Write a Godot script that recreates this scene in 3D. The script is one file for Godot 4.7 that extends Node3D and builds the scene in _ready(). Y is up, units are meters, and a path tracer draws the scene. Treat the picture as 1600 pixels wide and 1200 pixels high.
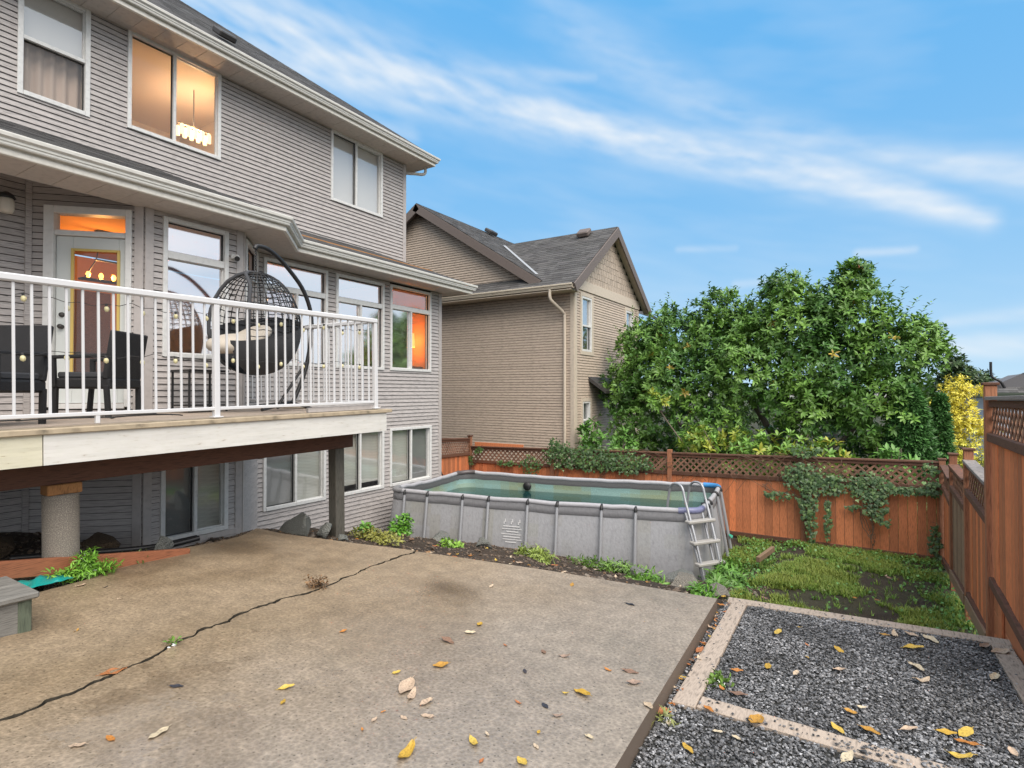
extends Node3D
# Back yard of a grey sided house: raised deck, concrete patio, above-ground pool, cedar fences, neighbour's house.
# House axes: -Z runs along the back wall of the house, +X points away from it, y = 0 lies near the pool's base.

const UP := Vector3.UP
var rng := RandomNumberGenerator.new()
var used := {}
var boxes := {}
var M := {}


func _ready() -> void:
	rng.seed = 7
	# ---- camera, sky, sun, exposure
	var cam := Camera3D.new()
	cam.name = "camera"
	cam.position = Vector3(0, 2.9, 0)
	cam.rotation_degrees = Vector3(0.78, 32.4, 0)
	cam.fov = 68.28
	cam.near = 0.05
	cam.far = 900.0
	add_child(cam)
	var env := Environment.new()
	env.background_mode = Environment.BG_SKY
	var sky := Sky.new()
	var pano := PanoramaSkyMaterial.new()
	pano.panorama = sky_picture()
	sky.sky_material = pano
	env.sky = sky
	env.tonemap_mode = Environment.TONE_MAPPER_LINEAR
	env.tonemap_exposure = 2.9
	env.sdfgi_enabled = true
	env.ssao_enabled = true
	env.ssil_enabled = true
	var we := WorldEnvironment.new()
	we.name = "world"
	we.environment = env
	add_child(we)
	var sun := DirectionalLight3D.new()
	sun.name = "sun"
	sun.light_color = Color(1.0, 0.955, 0.905)
	sun.light_energy = 0.5
	sun.light_angular_distance = 60.0
	sun.shadow_enabled = true
	add_child(sun)
	sun.look_at_from_position(Vector3(6.5, 10, 4.5), Vector3.ZERO)

	materials()
	ground_and_paving()
	main_house()
	deck_and_railing()
	neighbour_house()
	distant_house()
	fences()
	pool()
	trees()
	deck_things()
	indoor_things()
	climbing_ivy()
	yard_things()
	leaves_on_ground()


# ------------------------------------------------------------------ helpers
func numbered(n: String) -> String:
	used[n] = used.get(n, -1) + 1
	return n if used[n] == 0 else "%s_%03d" % [n, used[n]]


func tag(o: Node3D, label: String, category: String, group := "") -> Node3D:
	o.set_meta("label", label)
	o.set_meta("category", category)
	if group:
		o.set_meta("group", group)
	return o


func kind(o: Node3D, k: String) -> Node3D:
	o.set_meta("kind", k)
	return o


func thing(called: String, label: String, category: String, at := Vector3.ZERO, turn := 0.0, group := "") -> Node3D:
	var o := Node3D.new()
	o.name = numbered(called)
	add_child(o)
	o.position = at
	o.rotation.y = turn
	tag(o, label, category, group)
	return o


func part(parent: Node, called: String, mesh: Mesh, mat: Material, xf := Transform3D()) -> MeshInstance3D:
	var o := MeshInstance3D.new()
	o.name = numbered(called) if parent == self else called
	o.mesh = mesh
	o.material_override = mat
	o.transform = xf
	parent.add_child(o, true)
	return o


class MB:
	var st := SurfaceTool.new()

	func _init() -> void:
		st.begin(Mesh.PRIMITIVE_TRIANGLES)
		st.set_smooth_group(-1)

	func smooth(on: bool) -> void:
		st.set_smooth_group(0 if on else -1)

	func tri(a: Vector3, b: Vector3, c: Vector3) -> void:  # counter-clockwise seen from outside
		st.add_vertex(a)
		st.add_vertex(c)
		st.add_vertex(b)

	func quad(a: Vector3, b: Vector3, c: Vector3, d: Vector3) -> void:
		tri(a, b, c)
		tri(a, c, d)

	func box(t: Transform3D, s: Vector3, bevel := 0.0) -> void:
		var h := s * 0.5
		if bevel <= 0.0:
			for k in 3:
				for sg in [-1.0, 1.0]:
					var n := Vector3.ZERO
					n[k] = sg * h[k]
					var u := Vector3.ZERO
					u[(k + 1) % 3] = h[(k + 1) % 3]
					var v := Vector3.ZERO
					v[(k + 2) % 3] = h[(k + 2) % 3] * sg
					quad(t * (n - u - v), t * (n + u - v), t * (n + u + v), t * (n - u + v))
			return
		var b := minf(bevel, minf(h.x, minf(h.y, h.z)) * 0.45)
		for k in 3:
			var k1 := (k + 1) % 3
			var k2 := (k + 2) % 3
			for sg in [-1.0, 1.0]:
				var n := Vector3.ZERO
				n[k] = sg * h[k]
				var u := Vector3.ZERO
				u[k1] = h[k1] - b
				var v := Vector3.ZERO
				v[k2] = (h[k2] - b) * sg
				quad(t * (n - u - v), t * (n + u - v), t * (n + u + v), t * (n - u + v))
			# edges along axis k
			for s1 in [-1.0, 1.0]:
				for s2 in [-1.0, 1.0]:
					var p := Vector3.ZERO
					p[k1] = s1 * h[k1]
					p[k2] = s2 * (h[k2] - b)
					var q := Vector3.ZERO
					q[k1] = s1 * (h[k1] - b)
					q[k2] = s2 * h[k2]
					var e := Vector3.ZERO
					e[k] = h[k] - b
					if s1 * s2 > 0:
						quad(t * (p - e), t * (q - e), t * (q + e), t * (p + e))
					else:
						quad(t * (q - e), t * (p - e), t * (p + e), t * (q + e))
		for sx in [-1.0, 1.0]:
			for sy in [-1.0, 1.0]:
				for sz in [-1.0, 1.0]:
					var a := t * Vector3(sx * h.x, sy * (h.y - b), sz * (h.z - b))
					var c := t * Vector3(sx * (h.x - b), sy * h.y, sz * (h.z - b))
					var d := t * Vector3(sx * (h.x - b), sy * (h.y - b), sz * h.z)
					if sx * sy * sz > 0:
						tri(a, c, d)
					else:
						tri(a, d, c)

	func tube(pts: Array, radii: Array, sides := 8, closed := false) -> void:
		smooth(true)
		var n := pts.size()
		var rings := []
		var side := Vector3.ZERO
		for i in n:
			var a: Vector3 = pts[posmod(i - 1, n)] if closed else pts[maxi(i - 1, 0)]
			var b: Vector3 = pts[(i + 1) % n] if closed else pts[mini(i + 1, n - 1)]
			var d := (b - a).normalized()
			if side == Vector3.ZERO:
				side = d.cross(Vector3(0.31, 0.9, 0.17)).normalized()
				if absf(d.y) > 0.8:
					side = d.cross(Vector3(1, 0, 0.2)).normalized()
			side = (side - d * side.dot(d)).normalized()
			var up := side.cross(d)
			var ring := []
			var r: float = radii[mini(i, radii.size() - 1)]
			for k in sides:
				var w := TAU * k / sides
				ring.append(pts[i] + (side * cos(w) + up * sin(w)) * r)
			rings.append(ring)
		for i in (n if closed else n - 1):
			var p: Array = rings[i]
			var q: Array = rings[(i + 1) % n]
			for k in sides:
				var k2 := (k + 1) % sides
				quad(p[k], q[k], q[k2], p[k2])
		if not closed:
			smooth(false)
			for k in sides:
				var k2 := (k + 1) % sides
				tri(pts[0], rings[0][k], rings[0][k2])
				tri(pts[n - 1], rings[n - 1][k2], rings[n - 1][k])
		smooth(false)

	func poly(pts: PackedVector2Array, at: Callable, flip := false) -> void:  # a flat outline, mapped by at(Vector2)
		var idx := Geometry2D.triangulate_polygon(pts)
		for i in range(0, idx.size(), 3):
			var a := pts[idx[i]]
			var b := pts[idx[i + 1]]
			var c := pts[idx[i + 2]]
			if ((b - a).cross(c - a) > 0) == flip:
				var s := b
				b = c
				c = s
			tri(at.call(a), at.call(b), at.call(c))

	func prism(pts: PackedVector2Array, t: Transform3D, depth: float) -> void:  # outline in local xy, thickness along local z
		var p := pts
		if Geometry2D.is_polygon_clockwise(p):
			p = p.duplicate()
			p.reverse()
		poly(p, func(v: Vector2) -> Vector3: return t * Vector3(v.x, v.y, depth * 0.5))
		poly(p, func(v: Vector2) -> Vector3: return t * Vector3(v.x, v.y, -depth * 0.5), true)
		for i in p.size():
			var a := p[i]
			var b := p[(i + 1) % p.size()]
			quad(t * Vector3(a.x, a.y, -depth * 0.5), t * Vector3(b.x, b.y, -depth * 0.5), t * Vector3(b.x, b.y, depth * 0.5), t * Vector3(a.x, a.y, depth * 0.5))

	func lathe(prof: Array, t: Transform3D, sides := 16) -> void:  # (radius, height) pairs from the bottom up
		smooth(true)
		for i in prof.size() - 1:
			for k in sides:
				var w := TAU * k / sides
				var x := TAU * (k + 1) / sides
				var p: Vector2 = prof[i]
				var q: Vector2 = prof[i + 1]
				var a := t * Vector3(p.x * cos(w), p.y, p.x * sin(w))
				var b := t * Vector3(p.x * cos(x), p.y, p.x * sin(x))
				var c := t * Vector3(q.x * cos(x), q.y, q.x * sin(x))
				var d := t * Vector3(q.x * cos(w), q.y, q.x * sin(w))
				quad(a, d, c, b)
		smooth(false)

	func done() -> ArrayMesh:
		st.generate_normals()
		return st.commit()


func box_mesh(s: Vector3, bevel := 0.0) -> ArrayMesh:
	var key := "%.4f %.4f %.4f %.4f" % [s.x, s.y, s.z, bevel]
	if not boxes.has(key):
		var m := MB.new()
		m.box(Transform3D(), s, bevel)
		boxes[key] = m.done()
	return boxes[key]


func bx(parent: Node, called: String, mat: Material, at: Vector3, s: Vector3, bevel := 0.003, basis := Basis()) -> MeshInstance3D:
	return part(parent, called, box_mesh(s, bevel), mat, Transform3D(basis, at))


func beam(parent: Node, called: String, mat: Material, a: Vector3, b: Vector3, w: float, h: float, bevel := 0.003) -> MeshInstance3D:  # a bar of width w (sideways) and height h from a to b
	var d := b - a
	var z := d.normalized()
	var x := UP.cross(z).normalized() if absf(z.y) < 0.98 else Vector3.RIGHT
	var y := z.cross(x)
	return part(parent, called, box_mesh(Vector3(w, h, d.length()), bevel), mat, Transform3D(Basis(x, y, z), (a + b) * 0.5))


func pipe(parent: Node, called: String, mat: Material, pts: Array, r: float, sides := 8) -> MeshInstance3D:
	var m := MB.new()
	m.tube(pts, [r], sides)
	return part(parent, called, m.done(), mat)


func curve(pts: Array, n := 6) -> Array:  # a smooth line through the points
	var out := []
	for i in pts.size() - 1:
		var p0: Vector3 = pts[maxi(i - 1, 0)]
		var p1: Vector3 = pts[i]
		var p2: Vector3 = pts[i + 1]
		var p3: Vector3 = pts[mini(i + 2, pts.size() - 1)]
		for k in n:
			out.append(p1.cubic_interpolate(p2, p0, p3, float(k) / n))
	out.append(pts[-1])
	return out


func scatter(parent: Node, called: String, mesh: Mesh, mat: Material, xfs: Array, colors: Array) -> MultiMeshInstance3D:
	var mm := MultiMesh.new()
	mm.transform_format = MultiMesh.TRANSFORM_3D
	mm.use_colors = true
	mm.mesh = mesh
	mm.instance_count = xfs.size()
	var buf := PackedFloat32Array()
	buf.resize(xfs.size() * 16)
	for i in xfs.size():
		var t: Transform3D = xfs[i]
		var c: Color = colors[i]
		var k := i * 16
		for r in 3:
			buf[k + r * 4] = t.basis.x[r]
			buf[k + r * 4 + 1] = t.basis.y[r]
			buf[k + r * 4 + 2] = t.basis.z[r]
			buf[k + r * 4 + 3] = t.origin[r]
		buf[k + 12] = c.r
		buf[k + 13] = c.g
		buf[k + 14] = c.b
		buf[k + 15] = 1.0
	mm.buffer = buf
	var o := MultiMeshInstance3D.new()
	o.name = numbered(called) if parent == self else called
	o.multimesh = mm
	o.material_override = mat
	parent.add_child(o, true)
	return kind(o, "stuff")


func lin(r: float, g: float, b: float) -> Color:  # a real-world base colour
	return Color(r, g, b).linear_to_srgb()


func noise(freq: float, oct := 4, sd := 1, type := FastNoiseLite.TYPE_SIMPLEX_SMOOTH) -> FastNoiseLite:
	var n := FastNoiseLite.new()
	n.noise_type = type
	n.seed = sd
	n.frequency = freq
	n.fractal_octaves = oct
	return n


func tex(n: FastNoiseLite, cols: Array, size := 512) -> NoiseTexture2D:
	var t := NoiseTexture2D.new()
	t.width = size
	t.height = size
	t.seamless = true
	t.noise = n
	var g := Gradient.new()
	g.offsets = PackedFloat32Array(range(cols.size()).map(func(i: int) -> float: return float(i) / (cols.size() - 1)))
	g.colors = PackedColorArray(cols)
	t.color_ramp = g
	return t


func grey(v: float) -> Color:
	return Color(v, v, v)


func mat(c: Color, rough := 0.7, t: Texture2D = null, scale := Vector3.ONE, bump := 0.0, bump_tex: Texture2D = null) -> StandardMaterial3D:
	var m := StandardMaterial3D.new()
	m.albedo_color = c
	m.roughness = rough
	if t or bump_tex:
		m.uv1_triplanar = true
		m.uv1_world_triplanar = true
		m.uv1_scale = scale
		m.uv1_triplanar_sharpness = 4.0
	if t:
		m.albedo_texture = t
	if bump != 0.0:
		m.heightmap_enabled = true
		m.heightmap_scale = bump
		m.heightmap_texture = bump_tex if bump_tex else t
	return m


func variants(base: StandardMaterial3D, n: int, spread: float, warm := 0.0) -> Array:
	var out := []
	for i in n:
		var m: StandardMaterial3D = base.duplicate()
		var k := 1.0 + spread * (2.0 * i / maxf(n - 1, 1) - 1.0)
		var c := base.albedo_color.srgb_to_linear()
		var w := warm * rng.randf_range(-1, 1)
		m.albedo_color = lin(minf(c.r * k * (1 + w), 1), minf(c.g * k, 1), minf(c.b * k * (1 - w), 1))
		m.uv1_offset = Vector3(i * 0.37, i * 0.61, i * 0.17)
		out.append(m)
	return out


func pick(a: Array) -> Variant:
	return a[rng.randi() % a.size()]


func sky_picture() -> ImageTexture:
	var w := 2048
	var h := 1024
	var data := PackedFloat32Array()
	data.resize(w * h * 3)
	var fibre := noise(1.0, 4, 3)
	var patch := noise(0.035, 3, 9)
	# cirrus streaks as (azimuth, elevation, half width in degrees, density)
	var streaks := [
		[[-64.5, 32.2, 3.4, 0.7], [-55.8, 30.0, 3.4, 0.9], [-45.2, 28.9, 2.7, 0.8], [-33.7, 27.2, 2.2, 0.8], [-22.7, 24.5, 1.8, 0.85], [-11.8, 21.3, 1.6, 0.95], [-3.3, 18.5, 1.7, 0.9], [2.7, 15.9, 1.3, 0.9], [7.6, 13.2, 0.8, 0.85]],
		[[-28.5, 34.0, 2.4, 0.25], [-19.6, 29.1, 2.2, 0.4], [-11.8, 24.7, 1.8, 0.4], [-5.3, 21.9, 1.5, 0.45], [-0.4, 20.0, 1.1, 0.6], [5.3, 17.7, 1.1, 0.7], [11.3, 15.5, 1.3, 0.7], [22, 13, 2.0, 0.6]],
		[[-52.4, 28.7, 1.9, 0.45], [-42.1, 29.3, 1.5, 0.5], [-32.4, 29.4, 0.9, 0.4], [-24.0, 29.0, 0.5, 0.3]],
		[[-28.5, 25.6, 0.5, 0.7], [-19.6, 22.8, 0.4, 0.8], [-11.9, 20.4, 0.4, 0.6], [-3.3, 17.2, 0.5, 0.4]],
		[[-16.0, 13.6, 0.3, 0.5], [-10.8, 13.3, 0.3, 0.3]],
		[[-0.9, 11.8, 0.4, 0.4], [3.1, 11.6, 0.3, 0.4]],
		[[-10.8, 10.0, 0.4, 0.5], [-7.2, 10.0, 0.4, 0.4]],
		[[3.5, 3.4, 0.9, 0.6], [10.4, 3.7, 1.0, 0.7], [22, 4.5, 1.4, 0.7]],
		[[5.2, 5.5, 0.5, 0.4], [10.5, 5.8, 0.6, 0.5]],
		[[-47.7, 24.8, 1.3, 0.5], [-42.7, 24.5, 1.1, 0.35]],
	]
	var segs := []
	for s in streaks:
		for i in s.size() - 1:
			segs.append([Vector2(s[i][0], s[i][1]), Vector2(s[i + 1][0], s[i + 1][1]), s[i], s[i + 1]])
	var near := []  # the streak pieces that may touch each column
	for i in w:
		var az := wrapf((i + 0.5) / w * 360.0, -180.0, 180.0)
		near.append(segs.filter(func(q: Array) -> bool: return az > minf(q[0].x, q[1].x) - 9.0 and az < maxf(q[0].x, q[1].x) + 9.0))
	var k := 0
	for j in h:
		var el := 90.0 - (j + 0.5) / h * 180.0
		var y := sin(deg_to_rad(maxf(el, 0.0)))
		for i in w:
			if el < -1.0:
				data[k] = 0.20
				data[k + 1] = 0.20
				data[k + 2] = 0.19
				k += 3
				continue
			var az := wrapf((i + 0.5) / w * 360.0, -180.0, 180.0)
			# clear air: pale at the horizon, bluer upwards
			var t := pow(1.0 - y, 4.0)
			var air := Vector3(0.046, 0.160, 0.305).lerp(Vector3(0.195, 0.275, 0.335), t)
			var c := 0.0
			var away := 0.0
			if el > -1.0:
				var f := fibre.get_noise_2d((az - el * 1.5) * 0.055, (el + az * 0.26) * 0.38)
				var f2 := fibre.get_noise_2d((az + 400.0) * 0.25, el * 0.9 + az * 0.25)
				# a thin veil everywhere, thickened and whitened out of view to add fill light
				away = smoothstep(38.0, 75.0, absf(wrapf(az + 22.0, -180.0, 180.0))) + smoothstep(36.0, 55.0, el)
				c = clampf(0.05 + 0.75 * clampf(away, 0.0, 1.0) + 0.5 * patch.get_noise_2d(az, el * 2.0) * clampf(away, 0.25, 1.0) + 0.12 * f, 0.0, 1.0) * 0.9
				if az > -80.0 and az < 40.0 and el < 48.0:
					var p := Vector2(az, el)
					var m := 0.0
					for s in near[i]:
						var a: Vector2 = s[0]
						var b: Vector2 = s[1]
						var u := clampf((p - a).dot(b - a) / (b - a).length_squared(), 0.0, 1.0)
						var wd: float = lerpf(s[2][2], s[3][2], u)
						var dd := (p - a.lerp(b, u)).length() / wd
						if dd < 2.6:
							m = maxf(m, lerpf(s[2][3], s[3][3], u) * exp(-dd * dd * 0.8))
					c = clampf(maxf(c, m * clampf(0.75 + 0.65 * f + 0.28 * f2, 0.05, 1.15)), 0.0, 1.0)
			var col := air.lerp(Vector3(0.300, 0.318, 0.335).lerp(Vector3(0.44, 0.44, 0.445), clampf(away, 0.0, 1.0)), c * 0.92)  # cloud out of view is made brighter, for more ambient light
			if el <= 0.0:
				col = Vector3(0.20, 0.20, 0.19)
			data[k] = col.x
			data[k + 1] = col.y
			data[k + 2] = col.z
			k += 3
	return ImageTexture.create_from_image(Image.create_from_data(w, h, false, Image.FORMAT_RGBF, data.to_byte_array()))


# ------------------------------------------------------------------ materials
func materials() -> void:
	var grain := tex(noise(0.02, 5, 11), [grey(0.62), grey(0.85), grey(1.0), grey(0.9), grey(0.7)])
	var fine := tex(noise(0.09, 4, 12), [grey(0.72), grey(0.95), grey(1.0)])
	var blotch := tex(noise(0.012, 5, 13), [grey(0.6), grey(0.9), grey(1.0), grey(0.95)])
	var speck := tex(noise(0.12, 3, 14, FastNoiseLite.TYPE_CELLULAR), [grey(0.45), grey(0.8), grey(1.0)])
	var faint := tex(noise(0.03, 5, 16), [grey(0.9), grey(0.97), grey(1.0), grey(0.98)])
	M.faint = faint
	var bumps := tex(noise(0.05, 5, 15), [grey(0.0), grey(1.0)])
	M.grain = grain
	M.fine = fine
	M.blotch = blotch
	M.speck = speck
	M.bumps = bumps
	var across := Vector3(0.35, 5.0, 0.35)
	var upright := Vector3(5.0, 0.35, 5.0)
	M.siding = variants(mat(lin(0.49, 0.455, 0.435), 0.62, grain, across, 0.05), 4, 0.035)
	M.siding_dark = M.siding
	M.tan_siding = variants(mat(lin(0.56, 0.46, 0.365), 0.62, grain, across, 0.05), 4, 0.04)
	M.sheath = mat(lin(0.03, 0.028, 0.027), 0.95)  # near black: shade of the lap gaps put into the colour
	M.corner = mat(lin(0.46, 0.425, 0.405), 0.55, faint, Vector3(0.6, 0.6, 0.6))
	M.tan_trim = mat(lin(0.58, 0.50, 0.40), 0.6, faint, Vector3(0.6, 0.6, 0.6))
	M.taupe = mat(lin(0.155, 0.125, 0.11), 0.6, faint, Vector3(0.8, 0.8, 0.8))
	M.white = mat(lin(0.70, 0.70, 0.68), 0.4, faint, Vector3(0.7, 0.7, 0.7))
	M.rail_white = mat(lin(0.64, 0.64, 0.645), 0.35)
	M.gutter = mat(lin(0.66, 0.65, 0.60), 0.42, faint, Vector3(0.5, 1.5, 0.5))
	M.soffit = variants(mat(lin(0.56, 0.50, 0.45), 0.6, faint, Vector3(0.7, 0.7, 0.7)), 3, 0.03)
	M.fascia = mat(lin(0.74, 0.71, 0.64), 0.5, faint, Vector3(0.7, 0.7, 0.7))
	M.shingle = mat(Color.WHITE, 0.9, speck, Vector3(3, 3, 3), 0.15, bumps)
	M.shingle.vertex_color_use_as_albedo = true
	M.vent = mat(lin(0.045, 0.042, 0.04), 0.5)
	M.black = mat(lin(0.015, 0.015, 0.016), 0.45)
	M.gasket = mat(lin(0.03, 0.03, 0.03), 0.6)
	var one := Image.create(4, 4, false, Image.FORMAT_RGBA8)
	one.fill(Color.WHITE)
	var white := ImageTexture.create_from_image(one)
	M.glass = mat(Color(1, 1, 1, 0.04), 0.02)  # a plain pane
	M.glass.transparency = BaseMaterial3D.TRANSPARENCY_ALPHA
	M.mirror = []  # coated panes that give back the sky
	for a in [0.28, 0.60, 0.82]:
		var g := mat(Color(0.93, 0.94, 0.95, a), 0.06)
		g.transparency = BaseMaterial3D.TRANSPARENCY_ALPHA
		g.albedo_texture = white
		g.metallic = 1.0
		M.mirror.append(g)
	M.blind = mat(lin(0.62, 0.63, 0.56), 0.7, grain, Vector3(0.2, 18.0, 0.2), 0.2)
	M.shade = mat(lin(0.60, 0.59, 0.55), 0.9)
	M.screen = mat(lin(0.24, 0.25, 0.24), 0.9)
	# wood
	M.cedar = variants(mat(lin(0.64, 0.225, 0.095), 0.75, grain, Vector3(7.0, 0.45, 7.0), 0.12), 7, 0.22, 0.10)
	M.cedar_old = variants(mat(lin(0.30, 0.20, 0.125), 0.85, grain, Vector3(7.0, 0.45, 7.0), 0.15), 4, 0.2, 0.06)
	M.rail_wood = variants(mat(lin(0.15, 0.07, 0.042), 0.8, grain, Vector3(0.6, 7.0, 0.6), 0.12), 3, 0.15, 0.05)
	M.post_wood = variants(mat(lin(0.34, 0.145, 0.075), 0.8, grain, upright, 0.12), 3, 0.2, 0.05)
	M.slat = variants(mat(lin(0.29, 0.155, 0.10), 0.85, grain, Vector3(5, 5, 5), 0.1), 4, 0.2, 0.05)
	M.cap_wood = mat(lin(0.30, 0.27, 0.25), 0.85, grain, Vector3(1.2, 6.0, 1.2), 0.12)
	M.board = variants(mat(lin(0.44, 0.36, 0.29), 0.8, grain, Vector3(3.0, 3.0, 0.5), 0.12), 3, 0.06)
	M.beam_wood = mat(lin(0.115, 0.05, 0.03), 0.8, grain, Vector3(6.0, 6.0, 0.45), 0.15)
	M.plank = mat(lin(0.36, 0.13, 0.06), 0.7, grain, Vector3(5.0, 5.0, 0.4), 0.1)
	M.deck_edge = mat(lin(0.44, 0.36, 0.25), 0.75, blotch, Vector3(0.8, 0.8, 0.8))
	var worn := tex(noise(0.03, 4, 17), [grey(1.0), grey(1.0)])
	worn.color_ramp.offsets = PackedFloat32Array([0.0, 0.045, 0.075, 0.30, 1.0])
	worn.color_ramp.colors = PackedColorArray([Color(0.50, 0.40, 0.32), Color(0.62, 0.52, 0.43), Color(0.93, 0.92, 0.90), Color(0.98, 0.98, 0.97), Color.WHITE])
	M.deck_fascia = mat(Color.WHITE, 0.6, worn, Vector3(0.45, 2.2, 0.45), 0.04)
	M.deck_fascia.vertex_color_use_as_albedo = true
	M.step_wood = mat(lin(0.20, 0.19, 0.17), 0.75, grain, Vector3(3, 6, 0.5), 0.08)
	M.concrete = mat(lin(0.40, 0.35, 0.29), 0.85, speck, Vector3(2, 2, 2), 0.2, bumps)
	M.dark_metal = mat(lin(0.016, 0.016, 0.017), 0.4)
	M.wicker = mat(lin(0.017, 0.017, 0.02), 0.55, speck, Vector3(7, 14, 7), 0.5)
	M.cloth_dark = mat(lin(0.062, 0.064, 0.07), 0.95, fine, Vector3(6, 6, 6), 0.1)
	M.cloth_tan = mat(lin(0.55, 0.49, 0.41), 0.9, fine, Vector3(5, 5, 5), 0.1)
	M.stone = mat(lin(0.40, 0.41, 0.37), 0.85, speck, Vector3(2.4, 2.4, 2.4), 3.0, bumps)
	M.stone_pale = mat(lin(0.48, 0.44, 0.37), 0.85, speck, Vector3(2.4, 2.4, 2.4), 3.0, bumps)
	M.soil = mat(Color.WHITE, 0.95, speck, Vector3(2.2, 2.2, 2.2), 2.5, bumps)
	M.soil.vertex_color_use_as_albedo = true
	M.leaf = mat(Color.WHITE, 0.42)
	M.leaf.vertex_color_use_as_albedo = true
	M.leaf.backlight_enabled = true
	M.leaf.backlight = Color(0.5, 0.5, 0.5)
	M.blade = mat(Color.WHITE, 0.6)
	M.blade.vertex_color_use_as_albedo = true
	M.blade.backlight_enabled = true
	M.blade.backlight = Color(0.45, 0.45, 0.45)
	M.dry = mat(Color.WHITE, 0.6)
	M.dry.vertex_color_use_as_albedo = true
	M.bark = mat(lin(0.16, 0.13, 0.10), 0.9, grain, Vector3(5, 1.5, 5), 0.6)
	M.vine = mat(lin(0.17, 0.11, 0.07), 0.9, grain, Vector3(8, 2, 8))
	M.tube = mat(lin(0.38, 0.39, 0.41), 0.38)
	M.tube.metallic = 0.35
	M.warm_wall = mat(lin(0.50, 0.24, 0.09), 0.85)
	M.warm_ceiling = mat(lin(0.40, 0.20, 0.08), 0.9)
	M.room_white = mat(lin(0.72, 0.66, 0.58), 0.9)
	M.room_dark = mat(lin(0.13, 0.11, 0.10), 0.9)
	M.floor_wood = mat(lin(0.26, 0.13, 0.06), 0.5, grain, Vector3(3, 1, 0.4))


func glow(c: Color, e: float) -> StandardMaterial3D:
	var m := mat(c, 0.5)
	m.emission_enabled = true
	m.emission = c
	m.emission_energy_multiplier = e
	return m


# ------------------------------------------------------------------ ground, slab, gravel
func along(p: Array, t: float) -> float:  # a broken line through [t, value] pairs
	for i in p.size() - 1:
		if t <= p[i + 1][0]:
			return lerpf(p[i][1], p[i + 1][1], clampf((t - p[i][0]) / (p[i + 1][0] - p[i][0]), 0, 1))
	return p[-1][1]


const FAR_EDGE := [[-6.1, -4.02], [-5.87, -4.10], [-5.33, -4.30], [-4.87, -4.46], [-4.31, -4.68], [-3.6, -4.91], [-2.8, -5.15], [-1.92, -5.36], [-1.23, -5.515], [1.0, -6.0]]
const LEFT_EDGE := [[-4.02, -6.1], [-3.67, -5.95], [-3.34, -5.88], [-2.87, -5.86], [-2.48, -5.69], [-2.12, -5.53], [-1.88, -5.40], [-1.48, -5.29], [2.0, -5.0]]
const RIGHT_EDGE := [[-5.515, -1.23], [-3.86, -1.117], [-2.93, -1.054], [-2.5, -1.023], [1.5, -0.85]]
const CRACK := [[-4.7, -4.215], [-3.76, -4.10], [-3.07, -3.96], [-2.59, -3.93], [-2.06, -3.83], [-1.59, -3.64], [-1.25, -3.54], [-0.98, -3.48], [1.5, -3.3]]


func zf(x: float) -> float:  # the far edge of the slab
	return along(FAR_EDGE, x)


func sy(x: float, z: float) -> float:  # the slab's top
	var y := 1.263 - 0.0427 * x + 0.0628 * z
	var d := Vector2(x + 5.2, z + 3.6).dot(Vector2(-0.45, 0.89))
	return y + 0.022 * exp(-d * d / 0.02) * smoothstep(-4.3, -5.0, x)


func gravel_y(z: float) -> float:
	return 1.185 + 0.0628 * z


func slab_left(z: float) -> float:
	return along(LEFT_EDGE, z)


func pool_z(x: float) -> float:  # the line of the pool's near side
	return -7.73 + (x + 7.62) * (-1.09 / 5.39)


var lumps := noise(1.1, 4, 21)


func gy(x: float, z: float) -> float:
	var n := lumps.get_noise_2d(x, z)
	var lawn := -0.10 + 0.070 * maxf(z + 12.4, -1.0) + 0.05 * n
	if z < -12.8:
		lawn = -0.12 - 0.02 * minf(-12.8 - z, 25.0)
	if x > 3.0 or z < -16.0 or x < -12.0:
		return minf(lawn, -0.1)
	# the bank between the slab and the pool
	var e := sy(x, zf(x)) - 0.035 - 0.28 * smoothstep(-6.1, -7.2, x)
	var d := zf(x) - z
	var dp := maxf(zf(x) - pool_z(x), 0.5)
	var low := lerpf(0.22, 0.02, smoothstep(-5.0, -2.4, x))
	var t := clampf(d / dp, 0.0, 1.0)
	var bank := lerpf(e, low, t) + 0.07 * sin(t * PI) * (0.3 + 1.6 * n) + 0.035 * lumps.get_noise_2d(x * 4.0, z * 4.0) * sin(t * PI)
	bank = lerpf(bank, -0.14, smoothstep(0.05, 0.5, d - dp))
	var side := lerpf(gravel_y(-6.0) - 0.06, lawn, smoothstep(0.05, 0.6, -6.05 - z))  # the step down behind the gravel bed
	var y := lerpf(bank, side, smoothstep(-1.75, -1.15, x))
	if d < 0.0 or z > -6.0 and x > -1.2:
		y = gravel_y(z) - 0.25
	if x < slab_left(z) + 0.02 and z > zf(x) - 0.1:
		var s := slab_left(z)
		y = sy(s, z) - 0.03 - lerpf(0.02, 0.34, smoothstep(-2.5, -3.5, z)) * smoothstep(s, s - 1.2, x) + 0.05 * n
	if x < -8.3 and z > -9.8:
		y = minf(y, 0.4)
	return y


func grid(nx: int, nz: int, pos: Callable, col: Callable) -> ArrayMesh:
	var st := SurfaceTool.new()
	st.begin(Mesh.PRIMITIVE_TRIANGLES)
	st.set_smooth_group(0)
	for j in nz:
		for i in nx:
			var p: Vector3 = pos.call(i, j)
			st.set_color(col.call(p))
			st.set_uv(Vector2((p.x + 8.0) / 8.0, (p.z + 7.0) / 8.0))
			st.add_vertex(p)
	for j in nz - 1:
		for i in nx - 1:
			var a := j * nx + i
			for k in [a, a + 1, a + nx, a + 1, a + nx + 1, a + nx]:
				st.add_index(k)
	st.generate_normals()
	return st.commit()


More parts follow.
